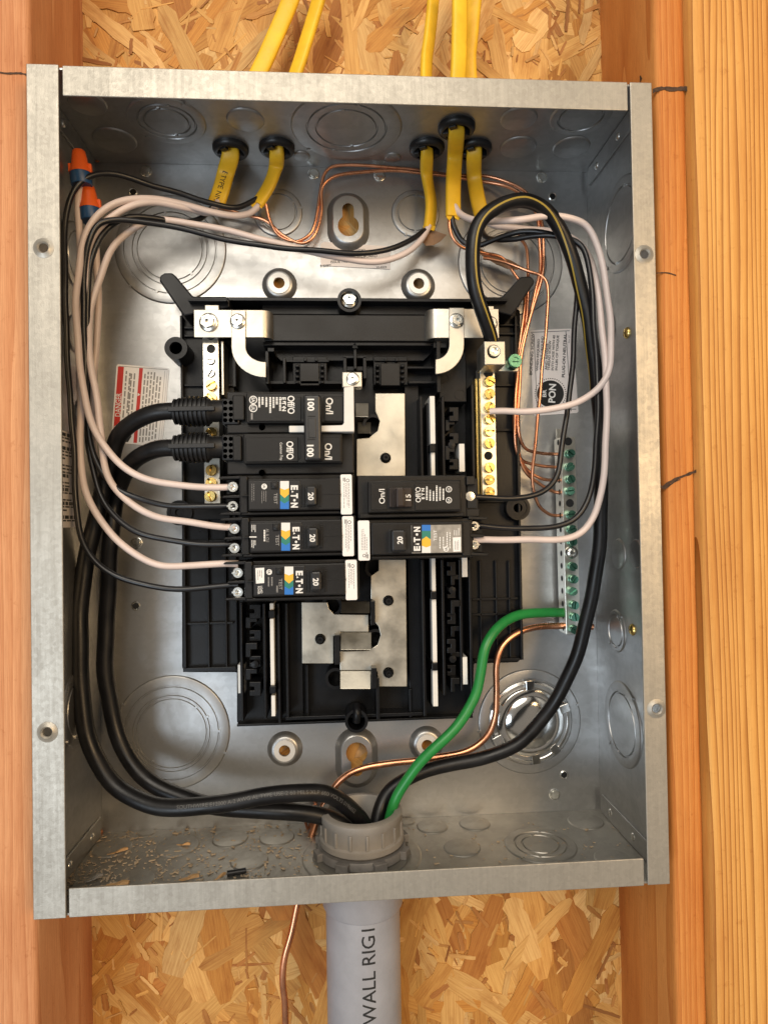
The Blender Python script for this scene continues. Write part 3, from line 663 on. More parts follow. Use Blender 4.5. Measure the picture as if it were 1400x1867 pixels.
# neutral lug with its set screw, and the green bonding screw on a tin tab
lug = MB(); x0, x1, z0, z1 = rect(883, 622, 921, 665, 60)
cxx, czz = U(900, 641, 60).x, U(900, 641, 60).z
lug.prism([(x0, z0), (x1, z0), (x1, z1), (x0, z1)], -.060, -.036, [circ(cxx, czz, .0042, 20)]); lg = lug.build('neutral_lug', 'tin', intr, .5)
b = MB(); b.lathe([(.0041, 0), (.0041, .002), (.0036, .0026), (.0022, .0026), (.0020, .0008), (0, .0006)], U(900, 641, 57), n=24); b.build('set_screw', 'zinc', lg)
b = MB(); b.box(905, 657, 945, 677, 36, 38.5); b.build('bonding_tab', 'tin', intr, .3)
sg = thing('bonding_screw', 'green bonding screw beside the neutral lug, right of the black interior', 'screw', U(936, 655, 38))
b = MB(); c = U(932, 664, 38.5); b.lathe([(.0046, 0), (.0050, .003), (.0050, .0085), (.0046, .0095), (0, .0095)], c, n=12, smooth=False); b.build('screw_body', 'green_screw', sg)
b = MB(); b.ring(.0024, .0043, .0095, .0106, c); b.wbox(c.x-.0035, c.x+.0035, c.y-.0109, c.y-.009, c.z-.0006, c.z+.0006); b.build('screw_top', 'green_screw', sg)

# ------------------------------------------------------------------ breakers
BR = 'breaker_plastic'
def part(parent, name, m, p0, q0, p1, q1, d0, d1, bev=.5): b = MB(); b.box(p0, q0, p1, q1, d0, d1); return b.build(name, m, parent, bev)
mb = thing('main_breaker', 'large two-pole 100 amp main breaker with joined handles, upper left of the interior', 'breaker', U(530, 862, 18))
b = MB(); b.box(414, 714, 645, 786, 18, 66); b.build('pole', BR, mb, .7)
b = MB(); b.box(414, 788, 645, 864, 18, 66); b.build('pole', BR, mb, .7)
for q0, q1 in ((714, 774), (788, 848)):
    x = 0 if q0 < 760 else -5
    part(mb, 'face', BR, 449+x, q0+2, 629+x, q1-3, 65, 74, .8)
    part(mb, 'face_panel', BR, 453+x, q0+9, 549+x, q1-6, 73.5, 74.8, .4); part(mb, 'face_panel', BR, 591+x, q0+9, 626+x, q1-6, 73.5, 74.8, .4)
    for a in (547, 585): part(mb, 'handle_slot', 'hole_black', a+x, q0+11, a+6+x, q1-12, 73, 74.4, 0)
    part(mb, 'shoulder', BR, 424, q0+6, 446+x, q1-8, 60, 70, .8)
part(mb, 'seam_rail', BR, 414, 773, 646, 789, 60, 68, .6)
for q in (779, 862):
    b = MB(); b.lathe([(.0020, .0002), (0, .0002)], U(478, q, 68), n=16); b.build('seam_hole', 'hole_black', mb)
tie = MB(); tie.box(554, 719, 586, 840, 74, 86); ti = tie.build('handle_tie', 'handle_plastic', mb, 1.6, seg=3)
for q in (758, 800): part(mb, 'tie_groove', 'hole_black', 561, q, 575, q+2, 85, 86.15, 0)
part(mb, 'tie_panel', 'handle_plastic', 562, 762, 576, 798, 85.5, 86.3, .3)
dF = 75.0
for q in (740, 823):
    x = 0 if q < 800 else -2
    text(mb, 'ink_white', 'On/I', 601+x, q, dF, 12.5, -90, .022, length=30); text(mb, 'ink_white', 'Off/O', 531+x, q-2, dF, 12, -90, .022, length=33)
text(mb, 'ink_white', '100', 567, 738, 86.2, 11.5, -90, .035, length=22); text(mb, 'ink_white', '100', 566, 822, 86.2, 11.5, -90, .035, length=22)
text(mb, 'ink_white', 'E T N', 518, 737, dF, 7, -90, .03, length=25); quad(mb, 'ink_white', [(515, 732), (521, 731), (521, 735)], dF); disc(mb, 'ink_white', 518, 742, 1.8, dF)
for x in (511, 505, 499, 493, 486, 479, 473): micro(mb, 'ink_white', x-2.2, 724, x+2.2, 724+random.uniform(22, 30), dF, 1, True, .8)
for q in (729, 744):
    disc(mb, 'ink_white', 462, q, 7.5, dF); disc(mb, 'label_black', 462, q, 5.8, dF+.08); text(mb, 'ink_white', 'UL' if q > 735 else 'SA', 462, q, dF+.2, 5.5, -90, .02)
bar(mb, 'ink_grey', 458, 753, 461, 765, dF); text(mb, 'ink_white', 'Common Trip', 513, 823, dF, 4.6, -90, 0, length=32)
# ribbed boots on the two feeders
for i, q in enumerate((750, 816)):
    bt = thing('cable_boot', 'ribbed black rubber boot on the %s feeder of the main breaker' % ('upper' if i == 0 else 'lower'), 'cable boot', U(370, q+28, 55), 'feeder boots')
    a, c = U(316, q+1, 62), U(420, q-1, 62); ax = (c-a).normalized(); Ln = (c-a).length; prof = [(.0058, 0)]; k = pxm(62)
    for j in range(8):
        h = Ln*(.03+j*.078); r = (23+min(j, 3)*1.5)*k; prof += [(r, h), (r, h+Ln*.035), (r*.86, h+Ln*.042), (r*.86, h+Ln*.072)]
    b = MB(); b.lathe(prof+[(20*k, Ln*.68), (20*k, Ln)], a, ax, 24); b.build('ribs', 'boot_rubber', bt)
    b = MB(); b.obox(a+ax*Ln*.38+Vector((0, -.0094, 0)), ax*Ln*.40, Vector((0, .0014, 0)), Vector((0, 0, .0014))); b.build('spine', 'boot_rubber', bt, .4)
    b = MB(); b.box(404, q-24, 437, q+24, 50, 69.5); b.build('collar', 'boot_rubber', bt, 1.5)
    for jx in (411, 421, 431):
        for jy in (-16, -5, 6, 16):
            h = MB(); h.lathe([(.0014, 0), (0, 0)], U(jx, q+jy, 69.6), n=8); h.build('vent', 'hole_black', bt)
# white hold-down bracket
hb_ = thing('hold_down_bracket', 'white L-shaped bracket clamping the main breaker under its screw plate', 'bracket', U(640, 788, 70))
part(hb_, 'screw_plate', 'tin', 624, 678, 660, 706, 58, 66, .5)
b = MB(); b.pprism([(627, 706), (645, 704), (646, 787), (585, 787), (585, 776), (624, 775), (627, 771)], 70, 78); b.build('arm', 'clip_white', hb_, .5)
part(hb_, 'arm_tip', 'clip_white', 527, 776, 555, 788, 68, 76, .5); part(hb_, 'arm_tip', 'clip_white', 554, 777, 586, 787, 68, 73, .3)
screw(HX, hb_, 643, 691, 66, 12, 'hex_screw')

def breaker20(label, ox, oy, var):
    """single-pole 20 A breaker of the left column; pixel offsets are measured from the top one"""
    o = lambda L: [(a+ox, b_+oy) for a, b_ in L]
    t = thing('branch_breaker', label, 'breaker', U(530+ox, 940+oy, 18), 'small breakers')
    P = lambda name, m, a, b_, c, d_, d0, d1, bev=.5: part(t, name, m, a+ox, b_+oy, c+ox, d_+oy, d0, d1, bev)
    P('case', BR, 436, 865, 646, 939, 18, 64, .7)
    P('face', BR, 452, 872, 621, 931, 62, 72, .9)
    P('end_block', BR, 437, 868, 452, 936, 60, 69, .7)
    P('case_seam', BR, 440, 901.5, 622, 903, 70, 72.25, .1)
    P('side_ledge', BR, 440, 932, 640, 938, 60, 68, .6)
    P('nameplate', 'label_black', 454, 877, 547, 928, 71.5, 72.5, .2)
    # handle in its slot
    P('handle_slot', 'hole_black', 548, 884, 586, 923, 71, 72.4, 0)
    for a in (548, 553, 580, 583): P('slot_rib', BR, a, 884, a+2.4, 923, 71, 73, .15)
    P('handle', 'handle_plastic', 558, 886, 577, 922, 70, 80, 1.2)
    text(t, 'ink_white', '20', 567+ox, 905+oy, 80.15, 9.5, -90, .03, length=14)
    # white caution sticker
    x0, x1, z0, z1 = rect(621+ox, 865+oy, 642+ox, 938+oy, 70)
    b = MB(); b.prism(rrect(x0, x1, z0, z1, .0010), -.0705, -.058); b.build('caution_label', 'label_white', t, .2)
    micro(t, 'ink_grey', 626+ox, 881+oy, 638+ox, 930+oy, 70.6, 4, True, .35); disc(t, 'ink_black', 634+ox, 876+oy, 3.2, 70.6); disc(t, 'label_white', 634+ox, 876+oy, 2.2, 70.65); micro(t, 'ink_black', 625+ox, 871+oy, 630+ox, 881+oy, 70.6, 2, True, .6)
    # colour flash and lettering
    dd = 72.62; sx = 510 if var else 511
    def fl(m, L, dz=0): quad(t, m, o(L), dd+dz)
    fl('ink_white', [(sx, 877), (sx+16, 877), (sx+16, 893), (sx, 893)]); fl('ink_yellow', [(sx, 890), (sx+8, 893), (sx+16, 890), (sx+16, 901), (sx+8, 908), (sx, 901)], .06)
    fl('ink_green', [(sx, 899), (sx+16, 899), (sx+16, 914), (sx, 914)]); fl('ink_blue', [(sx, 913), (sx+8, 917), (sx+16, 913), (sx+16, 928), (sx, 928)], .05); fl('ink_green', [(sx, 913), (sx+16, 913), (sx+8, 918)], .09)
    text(t, 'ink_white', 'E', 537+ox, 889+oy, dd, 11.5, -90, .05, length=8.5); text(t, 'ink_white', 'T', 537+ox, 904+oy, dd, 11.5, -90, .05, length=9); text(t, 'ink_white', 'N', 537+ox, 921+oy, dd, 11.5, -90, .05, length=9)
    fl('ink_white', [(532, 894.5), (536, 896.5), (532, 898.5)]); disc(t, 'ink_white', 537+ox, 912+oy, 2.3, dd)
    text(t, 'ink_grey', 'TEST', 503+ox, 909+oy, dd, 6, -90, .015, length=20)
    b = MB(); b.box(494+ox, 878+oy, 507+ox, 892+oy, 72, 73.4); b.build('test_button', BR, t, .5); b = MB(); b.lathe([(.0016, 0), (.0016, .0006), (0, .0008)], U(501+ox, 886+oy, 73.3), n=14); b.build('button_dot', BR, t)
    if var != 1:
        disc(t, 'ink_white', 482+ox, 887+oy, 5.2, dd); text(t, 'ink_black', 'UL', 482+ox, 887+oy, dd+.1, 4, -90, .02)
    if var == 0: micro(t, 'ink_grey', 476+ox, 895+oy, 487+ox, 920+oy, dd, 3, True, .3); micro(t, 'ink_grey', 458+ox, 882+oy, 465+ox, 922+oy, dd, 2, True, .25)
    if var == 1:
        text(t, 'ink_grey', 'AL & CU', 485+ox, 900+oy, dd, 5, -90, .01, length=24); micro(t, 'ink_white', 477+ox, 890+oy, 482+ox, 914+oy, dd, 1, True, .6)
        micro(t, 'ink_white', 455+ox, 881+oy, 464+ox, 896+oy, dd, 3, True, .5); micro(t, 'ink_white', 455+ox, 909+oy, 464+ox, 924+oy, dd, 3, True, .5); bar(t, 'ink_white', 452+ox, 902+oy, 465+ox, 904+oy, dd)
    if var == 2:
        quad(t, 'label_white', o([(457, 880), (473, 879), (473, 907), (458, 908)]), dd); micro(t, 'ink_black', 460+ox, 884+oy, 470+ox, 904+oy, dd+.06, 3, True, .3)
        text(t, 'ink_white', 'LOAD', 468+ox, 919+oy, dd, 4, -90, .01, length=13); text(t, 'ink_white', 'POWER', 463+ox, 920+oy, dd, 4, -90, .01, length=14)
        micro(t, 'ink_grey', 478+ox, 896+oy, 490+ox, 922+oy, dd, 2, True, .4); micro(t, 'ink_grey', 494+ox, 912+oy, 499+ox, 927+oy, dd, 1, True, .6)
    # wire terminals: two screws in wells between fins
    for k, q in enumerate((888, 923)):
        P('terminal_well', 'hole_black', 414, q-13, 436, q+12, 48, 58, 0)
        c = U(426+ox, q+oy, 60); b = MB(); b.lathe([(.0036, 0), (.0036, .0020), (.0031, .0026), (.0017, .0026), (.0015, .0012), (0, .0010)], c, n=20)
        b.wbox(c.x-.0036, c.x-.0002, c.y-.0032, c.y-.0026, c.z-.0005, c.z+.0005); b.build('terminal_screw', 'zinc', t)
    for q, l in ((870, 398), (905, 404), (936, 400)):
        b = MB(); y = q+oy; b.pprism([(l+ox+3, y-1), (440+ox, y-3), (440+ox, y+3), (l+ox, y+3)], 44, 66); b.build('terminal_fin', BR, t, .4)
    return t
breaker20('20 amp breaker with colour flash, topmost of the three in the left column', 0, 0, 0)
breaker20('20 amp breaker with colour flash, middle one of the three in the left column', 3, 76, 1)
breaker20('20 amp breaker with colour flash and white wiring tag, lowest of the left column', 9, 156, 2)

t = thing('branch_breaker', 'plain 15 amp breaker with brown handle, upper of the two in the right column', 'breaker', U(760, 945, 18), 'small breakers')
part(t, 'case', BR, 652, 867, 850, 944, 18, 64, .7); part(t, 'face', BR, 671, 876, 841, 934, 62, 72, .9); part(t, 'side_ledge', BR, 656, 936, 846, 943, 60, 68, .6); part(t, 'end_block', BR, 846, 872, 872, 940, 30, 60, .8)
part(t, 'face_panel', BR, 676, 881, 706, 930, 71.5, 72.7, .3); part(t, 'face_panel', BR, 756, 881, 838, 930, 71.5, 72.7, .3)
part(t, 'handle_slot', 'hole_black', 706, 887, 753, 927, 71, 72.5, 0)
b = MB(); b.box(709, 889, 751, 925, 70, 75); b.build('handle', 'brown_handle', t, .6); b = MB(); b.box(722, 889, 738, 925, 74, 82); b.build('handle_grip', 'brown_handle', t, 1.2)
for a in (712, 716): part(t, 'slot_rib', 'brown_handle', a, 889, a+2, 925, 74, 76, .2)
text(t, 'ink_white', 'On/I', 696, 905, 72.9, 10.5, 90, .008, length=27); text(t, 'ink_white', '15', 744, 907, 75.2, 9, 90, .02, length=12); text(t, 'ink_white', 'Off/O', 762, 902, 72.9, 9.5, 90, .008, length=28)
text(t, 'ink_white', 'E T N', 771, 900, 72.9, 5.5, 90, .03, length=20)
for x in (778, 784, 790, 796, 802, 808): micro(t, 'ink_white', x-2, 915-random.uniform(0, 4), x+2, 886+random.uniform(-3, 3), 72.9, 1, True, .7)
for q in (892, 912): disc(t, 'ink_white', 818, q, 5.6, 72.9); disc(t, 'label_black', 818, q, 4.3, 72.95); text(t, 'ink_white', 'UL' if q < 900 else 'SA', 818, q, 73.1, 4, 90, .02)
part(t, 'terminal_well', 'hole_black', 852, 884, 868, 926, 50, 62, 0)
b = MB(); b.lathe([(.0030, 0), (.0030, .002), (0, .0022)], U(856, 905, 60), n=18); b.build('terminal_screw', 'zinc', t)
b = MB(); b.box(850, 868, 866, 884, 40, 66); b.build('terminal_fin', BR, t, .5); b = MB(); b.box(850, 928, 874, 942, 40, 62); b.build('terminal_fin', BR, t, .5)

t = thing('branch_breaker', '20 amp breaker with grey nameplate and white sticker, lower of the right column', 'breaker', U(760, 1020, 18), 'small breakers')
part(t, 'case', BR, 653, 946, 862, 1019, 18, 64, .7); part(t, 'face', BR, 677, 952, 845, 1011, 62, 72, .9); part(t, 'side_ledge', BR, 678, 1012, 856, 1018, 60, 68, .6); part(t, 'end_block', BR, 842, 950, 858, 1014, 58, 69, .6)
x0, x1, z0, z1 = rect(653, 949, 674, 1022, 70); b = MB(); b.prism(rrect(x0, x1, z0, z1, .0010), -.0705, -.058); b.build('caution_label', 'label_white', t, .2)
micro(t, 'ink_grey', 658, 1003, 670, 962, 70.6, 4, True, .35); disc(t, 'ink_black', 664, 1013, 3, 70.6); disc(t, 'label_white', 664, 1013, 2, 70.65); micro(t, 'ink_black', 667, 1018, 672, 1006, 70.6, 2, True, .6)
part(t, 'handle_slot', 'hole_black', 708, 964, 748, 1008, 71, 72.4, 0); part(t, 'handle', 'handle_plastic', 714, 966, 740, 1006, 70, 80, 1.3); text(t, 'ink_white', '20', 729, 985, 80.15, 9.5, 90, .03, length=14)
part(t, 'nameplate', 'label_grey', 750, 957, 841, 1008, 71.5, 72.5, .2); dd = 72.62
bar(t, 'label_black', 750.5, 957.5, 769, 1007.5, dd-.05)
bar(t, 'ink_blue', 769, 957, 785, 970, dd); bar(t, 'ink_green', 769, 968, 785, 982, dd+.03); quad(t, 'ink_yellow', [(769, 984), (777, 978), (785, 984), (785, 995), (777, 998), (769, 995)], dd+.06); bar(t, 'ink_white', 769, 993, 785, 1008, dd); 
for ch, q in (('E', 1000), ('T', 984), ('N', 965)): text(t, 'ink_white', ch, 760, q, dd, 11, 90, .05, length=9)
quad(t, 'ink_white', [(764, 994), (756, 992), (764, 990)], dd); disc(t, 'ink_white', 760, 974.5, 2.3, dd); text(t, 'ink_white', 'TEST', 793, 976, dd, 6, 90, .01, length=20)
for x in (802, 808, 815, 820): micro(t, 'label_white' if x % 2 else 'ink_white', x-2, 1000, x+2, 962, dd, 1, True, .5)
disc(t, 'ink_white', 813, 1001, 5, dd); text(t, 'ink_black', 'UL', 813, 1001, dd+.1, 4, 90, .02)
quad(t, 'label_white', [(825, 980), (840, 979), (840, 1005), (826, 1006)], dd); micro(t, 'ink_black', 828, 1002, 837, 984, dd+.06, 3, True, .3); micro(t, 'ink_white', 826, 976, 838, 960, dd, 3, True, .4)
for q in (959, 993):
    part(t, 'terminal_well', 'hole_black', 856, q-13, 878, q+13, 48, 58, 0)
    c = U(863, q, 60); b = MB(); b.lathe([(.0034, 0), (.0034, .0020), (.0029, .0026), (.0017, .0026), (.0015, .0012), (0, .0010)], c, n=20); b.wbox(c.x, c.x+.0034, c.y-.0032, c.y-.0026, c.z-.0005, c.z+.0005); b.build('terminal_screw', 'zinc', t)
for q, l in ((944, 890), (976, 884), (1010, 891)):
    b = MB(); b.pprism([(l, q-1), (l-3, q+4), (854, q+3), (854, q-3)], 44, 66); b.build('terminal_fin', BR, t, .4)

# ------------------------------------------------------------------ ground bar on the right
gb = thing('ground_bar', 'long metal ground bar with a row of green screws, right side', 'terminal bar', U(1040, 1157, 4))
A, B = U(1022, 797, 20), U(1032, 1157, 20); dx = (B-A); zz = dx.normalized(); wv = Vector((-zz.z, 0, zz.x)); wv = wv if wv.x > 0 else -wv
wdt = .0105; c = (A+B)/2+wv*wdt/2+Vector((0, .0075, 0)); b = MB(); b.obox(c, wv*wdt/2, Vector((0, .0075, 0)), zz*dx.length/2); gbar = b.build('bar', 'bar_metal', gb, .3)
def onbar(q, off): return A+zz*((q-797)/360*dx.length)+wv*off
bhs = MB(); bhs.lathe([(.0021, .00008), (0, .00008)], ax=(-1, 0, 0), n=16); BHS = bhs.mesh('wire_hole', 'hole_black')
GQ = [805, 828, 852, 875, 897, 918, 940, 966, 988, 1010, 1033, 1056, 1079, 1103, 1125, 1147]
for i, q in enumerate(GQ):
    inst('wire_hole', BHS, gbar, onbar(q, 0)+Vector((0, .006, 0)))
    p = onbar(q, wdt/2)
    if q in (805, 918): inst('terminal_hole', BH, gbar, p, None, .0030)
    elif q != 1010:
        inst('terminal_screw', SG, gbar, p+Vector((0, .0006, 0)), (random.uniform(-.12, .12), random.uniform(0, PI), random.uniform(-.12, .12)), .0031)
b = MB(); p = onbar(1008, wdt/2); b.lathe([(.0046, 0), (.0046, .001), (.0040, .0022), (.0020, .0028), (.0014, .0018), (0, .0018)], p, n=22); b.build('mounting_screw', 'zinc', gb)
for q in (790,):
    b = MB(); b.obox(onbar(q, wdt/2)+Vector((0, .014, 0)), wv*.004, Vector((0, .0012, 0)), zz*.005); b.build('foot', 'bus_tin', gb, .3)
# ------------------------------------------------------------------ stickers inside the box
def sticker(name, label, pix, m, d=.5):
    b = MB(); b.pprism(pix, .05, d); return tag(b.build(name, m), label, 'label')
dl = sticker('warning_label', 'white danger sticker with red bars on the back, behind the bent feeders', [(213, 667), (216, 664), (306, 671), (309, 674), (296, 812), (293, 815), (206, 806), (203, 803)], 'label_white')
def dq(u0, v0, u1, v1):         # label coordinates, u across 0-1, v down 0-1
    def f(u, v): a = (213+95*u, 665+7*u); c = (203+92*u, 806+9*u); return (a[0]+(c[0]-a[0])*v, a[1]+(c[1]-a[1])*v)
    return [f(u0, v0), f(u1, v0), f(u1, v1), f(u0, v1)]
quad(dl, 'ink_red', dq(.03, .02, .145, .84), .56); quad(dl, 'ink_red', dq(.44, .02, .51, .98), .56); quad(dl, 'ink_grey', dq(.93, .03, .937, .97), .56); quad(dl, 'ink_grey', dq(.975, .03, .98, .97), .56); quad(dl, 'ink_grey', dq(.05, .012, .98, .018), .56)
text(dl, 'ink_white', 'DANGER', 216, 738, .75, 9.5, 90, .012, tilt=-3, length=42)
quad(dl, 'ink_white', [(208, 778), (216, 772), (217, 782)], .7)
for u in (.20, .27, .30, .36, .56, .62, .68, .74, .80, .86):
    v = random.uniform(.05, .12)
    while v < (.62 if u < .4 else .93):
        l = random.uniform(.03, .10); quad(dl, 'ink_grey', dq(u-.014, v, u+.014, v+l), .58); v += l+.018
for v in (.34, .72):
    g = dq(.45, v, .50, v+.04); quad(dl, 'ink_white', [g[3], g[0], ((g[1][0]+g[2][0])/2, (g[1][1]+g[2][1])/2)], .62)
quad(dl, 'ink_black', [(222, 795), (232, 783), (238, 786), (240, 796), (234, 806), (226, 806)], .6); quad(dl, 'ink_black', [(212, 808), (220, 796), (222, 798), (215, 810)], .6)
bar(dl, 'ink_grey', 206, 811-20, 222, 811-19, .6)

pl = sticker('instruction_label', 'pale sticker with a black round PON emblem on the back, right side', [(965, 602), (1040, 599), (1043, 602), (1054, 750), (1051, 753), (975, 758), (972, 755)], 'label_pink')
for L in ([(967, 606), (1038, 603)], [(1031, 604), (1041, 750)], [(974, 748), (1050, 746)], [(961+12, 610), (979, 750)]):
    (a, b_), (c_, d_) = L; nx = 0.5 if abs(c_-a) < 30 else 0; ny = .5-nx; quad(pl, 'ink_black', [(a-nx, b_-ny), (a+nx, b_+ny), (c_+nx, d_+ny), (c_-nx, d_-ny)], .56)
def pt(s, x, q, cap, ln, bold=.012): text(pl, 'ink_black', s, x, q, .75, cap, 90, bold, tilt=-4, length=ln)
pt('BONDING SCREW', 969, 645, 5.2, 78); pt('WHEN REQUIRED', 980, 647, 4.4, 60); pt('REMOVE GROUND', 987, 643, 4.4, 62); pt('AND REVERSE', 996, 650, 4.4, 50); pt('THREAD SCREW', 1001, 648, 4.4, 56); pt('INTO CASE WITH 40', 1008, 643, 4.4, 66); pt('IN-LBS OF TORQUE', 1015, 643, 4.4, 66); pt('PLUG-ON NEUTRAL', 1028, 648, 5.4, 82, .02)
disc(pl, 'label_black', 1003, 718, 24.5, .6, 40); text(pl, 'ink_white', 'PON', 1006, 717, .85, 12.5, 90, .03, tilt=-4, length=35); text(pl, 'ink_white', 'BR', 992, 717, .85, 7, 90, .02, tilt=-4, length=14)
for i in range(44): a = 2*PI*i/44; disc(pl, 'ink_black', 1003+28*math.cos(a), 718+28*math.sin(a), 1.1, .6, 6)
text(pl, 'ink_grey', 'Rev. 07', 1037, 618, .75, 3.2, 90, 0, tilt=-4, length=14)

ul = sticker('listing_label', 'small pale listing sticker under the top keyhole', [(584, 445), (590, 441), (706, 449), (712, 454), (711, 491), (700, 490), (585, 484)], 'label_pink', .6)
disc(ul, 'ink_black', 636, 454, 9, .66); disc(ul, 'label_pink', 636, 454, 7.4, .7); text(ul, 'ink_black', 'UL', 636, 454, .85, 6.5, 0, .03, tilt=3)
text(ul, 'ink_black', 'LISTED', 657, 456, .8, 4, 0, .01, tilt=3, length=18); text(ul, 'ink_black', 'ENCLOSED PANELBOARD', 644, 468, .8, 5, 0, .008, tilt=3, length=88); text(ul, 'ink_black', 'ISSUE NO.  U1702447', 638, 476, .8, 5, 0, .008, tilt=3, length=70); text(ul, 'ink_black', 'B-520PT', 594, 484, .8, 3.6, 0, .008, tilt=3, length=20); text(ul, 'ink_black', 'XI-4523', 695, 487, .8, 3.6, 0, .008, tilt=3, length=19)
# sticker on the left side wall
P4 = [RX(p, q, XL+T+.0004) for p, q in ((107, 790), (146, 795), (149, 958), (110, 962))]
b = MB(); y0, y1 = min(p.y for p in P4), max(p.y for p in P4); z0, z1 = min(p.z for p in P4), max(p.z for p in P4)
b.wbox(XL+T+.00005, XL+T+.0004, y0, y1, z0, z1); wl = tag(b.build('circuit_label', 'label_pink'), 'printed sticker on the left side wall behind the wires', 'label')
g = PR.setdefault((wl.name, 'ink_black'), MB())
for i in range(26):
    zc = z1-(z1-z0)*(i+1)/28; yy = y0+.004
    if i % 5 == 3: continue
    while yy < y1-.006-random.uniform(0, .02):
        l = random.uniform(.002, .008); h = .0005 if i % 4 else .0011
        g.add([(XL+T+.00045, yy, zc-h), (XL+T+.00045, yy+l, zc-h), (XL+T+.00045, yy+l, zc+h), (XL+T+.00045, yy, zc+h)], [(0, 1, 2, 3)]); yy += l+.0012

# ------------------------------------------------------------------ conduit, fitting and lock nut through the floor
cb = RZ(660, 1553, ZB); CY = -.044; CX = U(660, 1560, 44).x
cd = thing('conduit_fitting', 'grey plastic conduit fitting with lock nut standing on the box floor', 'conduit fitting', (CX, CY, ZB))
C0 = Vector((CX, CY, ZB+T))
b = MB(); b.lathe([(.0215, .0), (.0215, .0265), (.0222, .0275), (.0255, .0275), (.0268, .0265), (.0268, .0225), (.0262, .0215), (.0262, .0125), (.0276, .0115), (.0276, .0080), (.0262, .0072), (.0245, .0072), (.0245, 0)], C0, (0, 0, 1), 64, True, True); bsh = b.build('bushing', 'fitting_grey', cd)
for i in range(16):
    a = 2*PI*i/16+.1; t = Vector((math.cos(a), math.sin(a), 0)); u = Vector((-math.sin(a), math.cos(a), 0)); b = MB(); b.obox(C0+t*.0264+Vector((0, 0, .0170)), t*.0008, u*.0008, Vector((0, 0, .0046))); b.build('grip_rib', 'fitting_grey', bsh, .3)
b = MB(); b.lathe([(.0225, .0060), (.0285, .0060), (.0290, .0050), (.0290, .0012), (.0225, .0012)], C0, (0, 0, 1), 48, True, True); ln_ = b.build('lock_nut', 'locknut_grey', cd)
for i in range(8):
    a = 2*PI*i/8+.35; t = Vector((math.cos(a), math.sin(a), 0)); u = Vector((-math.sin(a), math.cos(a), 0)); b = MB(); b.obox(C0+t*.0300+Vector((0, 0, .0034)), t*.0022, u*.0042, Vector((0, 0, .0026))); b.build('lug', 'locknut_grey', ln_, .4)
b = MB(); b.lathe([(.0240, 0), (.0240, .0055), (.0246, .0060), (.0238, .0065), (.0246, .0070)], C0, (0, 0, 1), 40, True, True); b.build('thread', 'locknut_grey', cd)
Cb = Vector((CX, CY, ZB-.0008))
pp = thing('conduit_pipe', 'grey plastic conduit pipe lettered up its side below the box', 'pipe', (CX, CY, -.46))
b = MB(); b.lathe([(.0195, 0), (.0285, 0), (.0292, .001), (.0292, .0120), (.0282, .0145), (.0265, .0155), (.0262, .0300), (.0255, .0312), (.0242, .0312)], Cb, (0, 0, -1), 56, True, True); b.build('coupling', 'pvc', pp)
b = MB(); b.lathe([(.0242, .0300), (.0242, .2150)], Cb, (0, 0, -1), 56); b.build('tube', 'pvc', pp)
PRr = .02425
z_txt = U(680, 1868, 68).z
def on_pipe(u, v):
    a = .10-v/PRr*1.0; return Vector((CX+PRr*math.sin(a), CY-PRr*math.cos(a), z_txt+u))
warptext(pp, 'ink_black', 'WALL RIG1', on_pipe, 24.5*pxm(68), .006)

# ------------------------------------------------------------------ wires
def wob(P, a=.00035):       # hand-bent wire is never a perfect curve
    ph = [random.uniform(0, 6.28) for _ in range(6)]; s = 0; out = []
    for i, p in enumerate(P):
        if i: s += (p-P[i-1]).length
        e = min(1, i/8, (len(P)-1-i)/8)
        out.append(p+Vector((math.sin(s*70+ph[0])+.6*math.sin(s*163+ph[1]), math.sin(s*83+ph[2]), math.sin(s*76+ph[3])+.6*math.sin(s*151+ph[4])))*a*e)
    return out
WP = {}
def wire(name, label, pts, rpx, m, cat='wire', group=None, d0=55, n=12, sub=8):
    P = wob(path(pts, sub)); b = MB(); b.tube(P, rpx*pxm(d0), n); o = tag(b.build(name, m), label, cat, group); WP[o.name] = P; return o
f1 = [(420, 750, 62), (370, 751, 62), (318, 751, 62), (280, 754, 60), (245, 768, 54), (217, 797, 47), (202, 845, 42), (185, 910, 40), (166, 980, 41), (152, 1060, 42), (146, 1140, 43), (146, 1220, 45), (153, 1300, 47), (172, 1375, 48), (210, 1432, 52), (265, 1464, 58), (330, 1473, 62), (400, 1466, 64), (470, 1453, 64), (540, 1445, 62), (600, 1450, 56), (645, 1480, 48), (668, 1520, 44), (670, 1575, 43)]
f2 = [(420, 816, 62), (370, 816, 62), (318, 817, 60), (282, 821, 56), (248, 838, 48), (224, 868, 38), (211, 915, 30), (203, 990, 32), (197, 1070, 28), (194, 1150, 26), (194, 1230, 26), (206, 1310, 26), (232, 1378, 28), (278, 1428, 32), (345, 1458, 38), (430, 1474, 44), (520, 1480, 48), (590, 1488, 46), (630, 1510, 44), (640, 1560, 43)]
W1 = wire('feeder_cable', 'thick black feeder cable from the upper boot, looping nearest the left wall', f1, 15.2, 'black_cable', 'cable', 'black feeder cables', 55, 18)
W2 = wire('feeder_cable', 'thick black feeder cable from the lower boot, inner of the two left loops', f2, 15.2, 'black_cable', 'cable', 'black feeder cables', 50, 18)
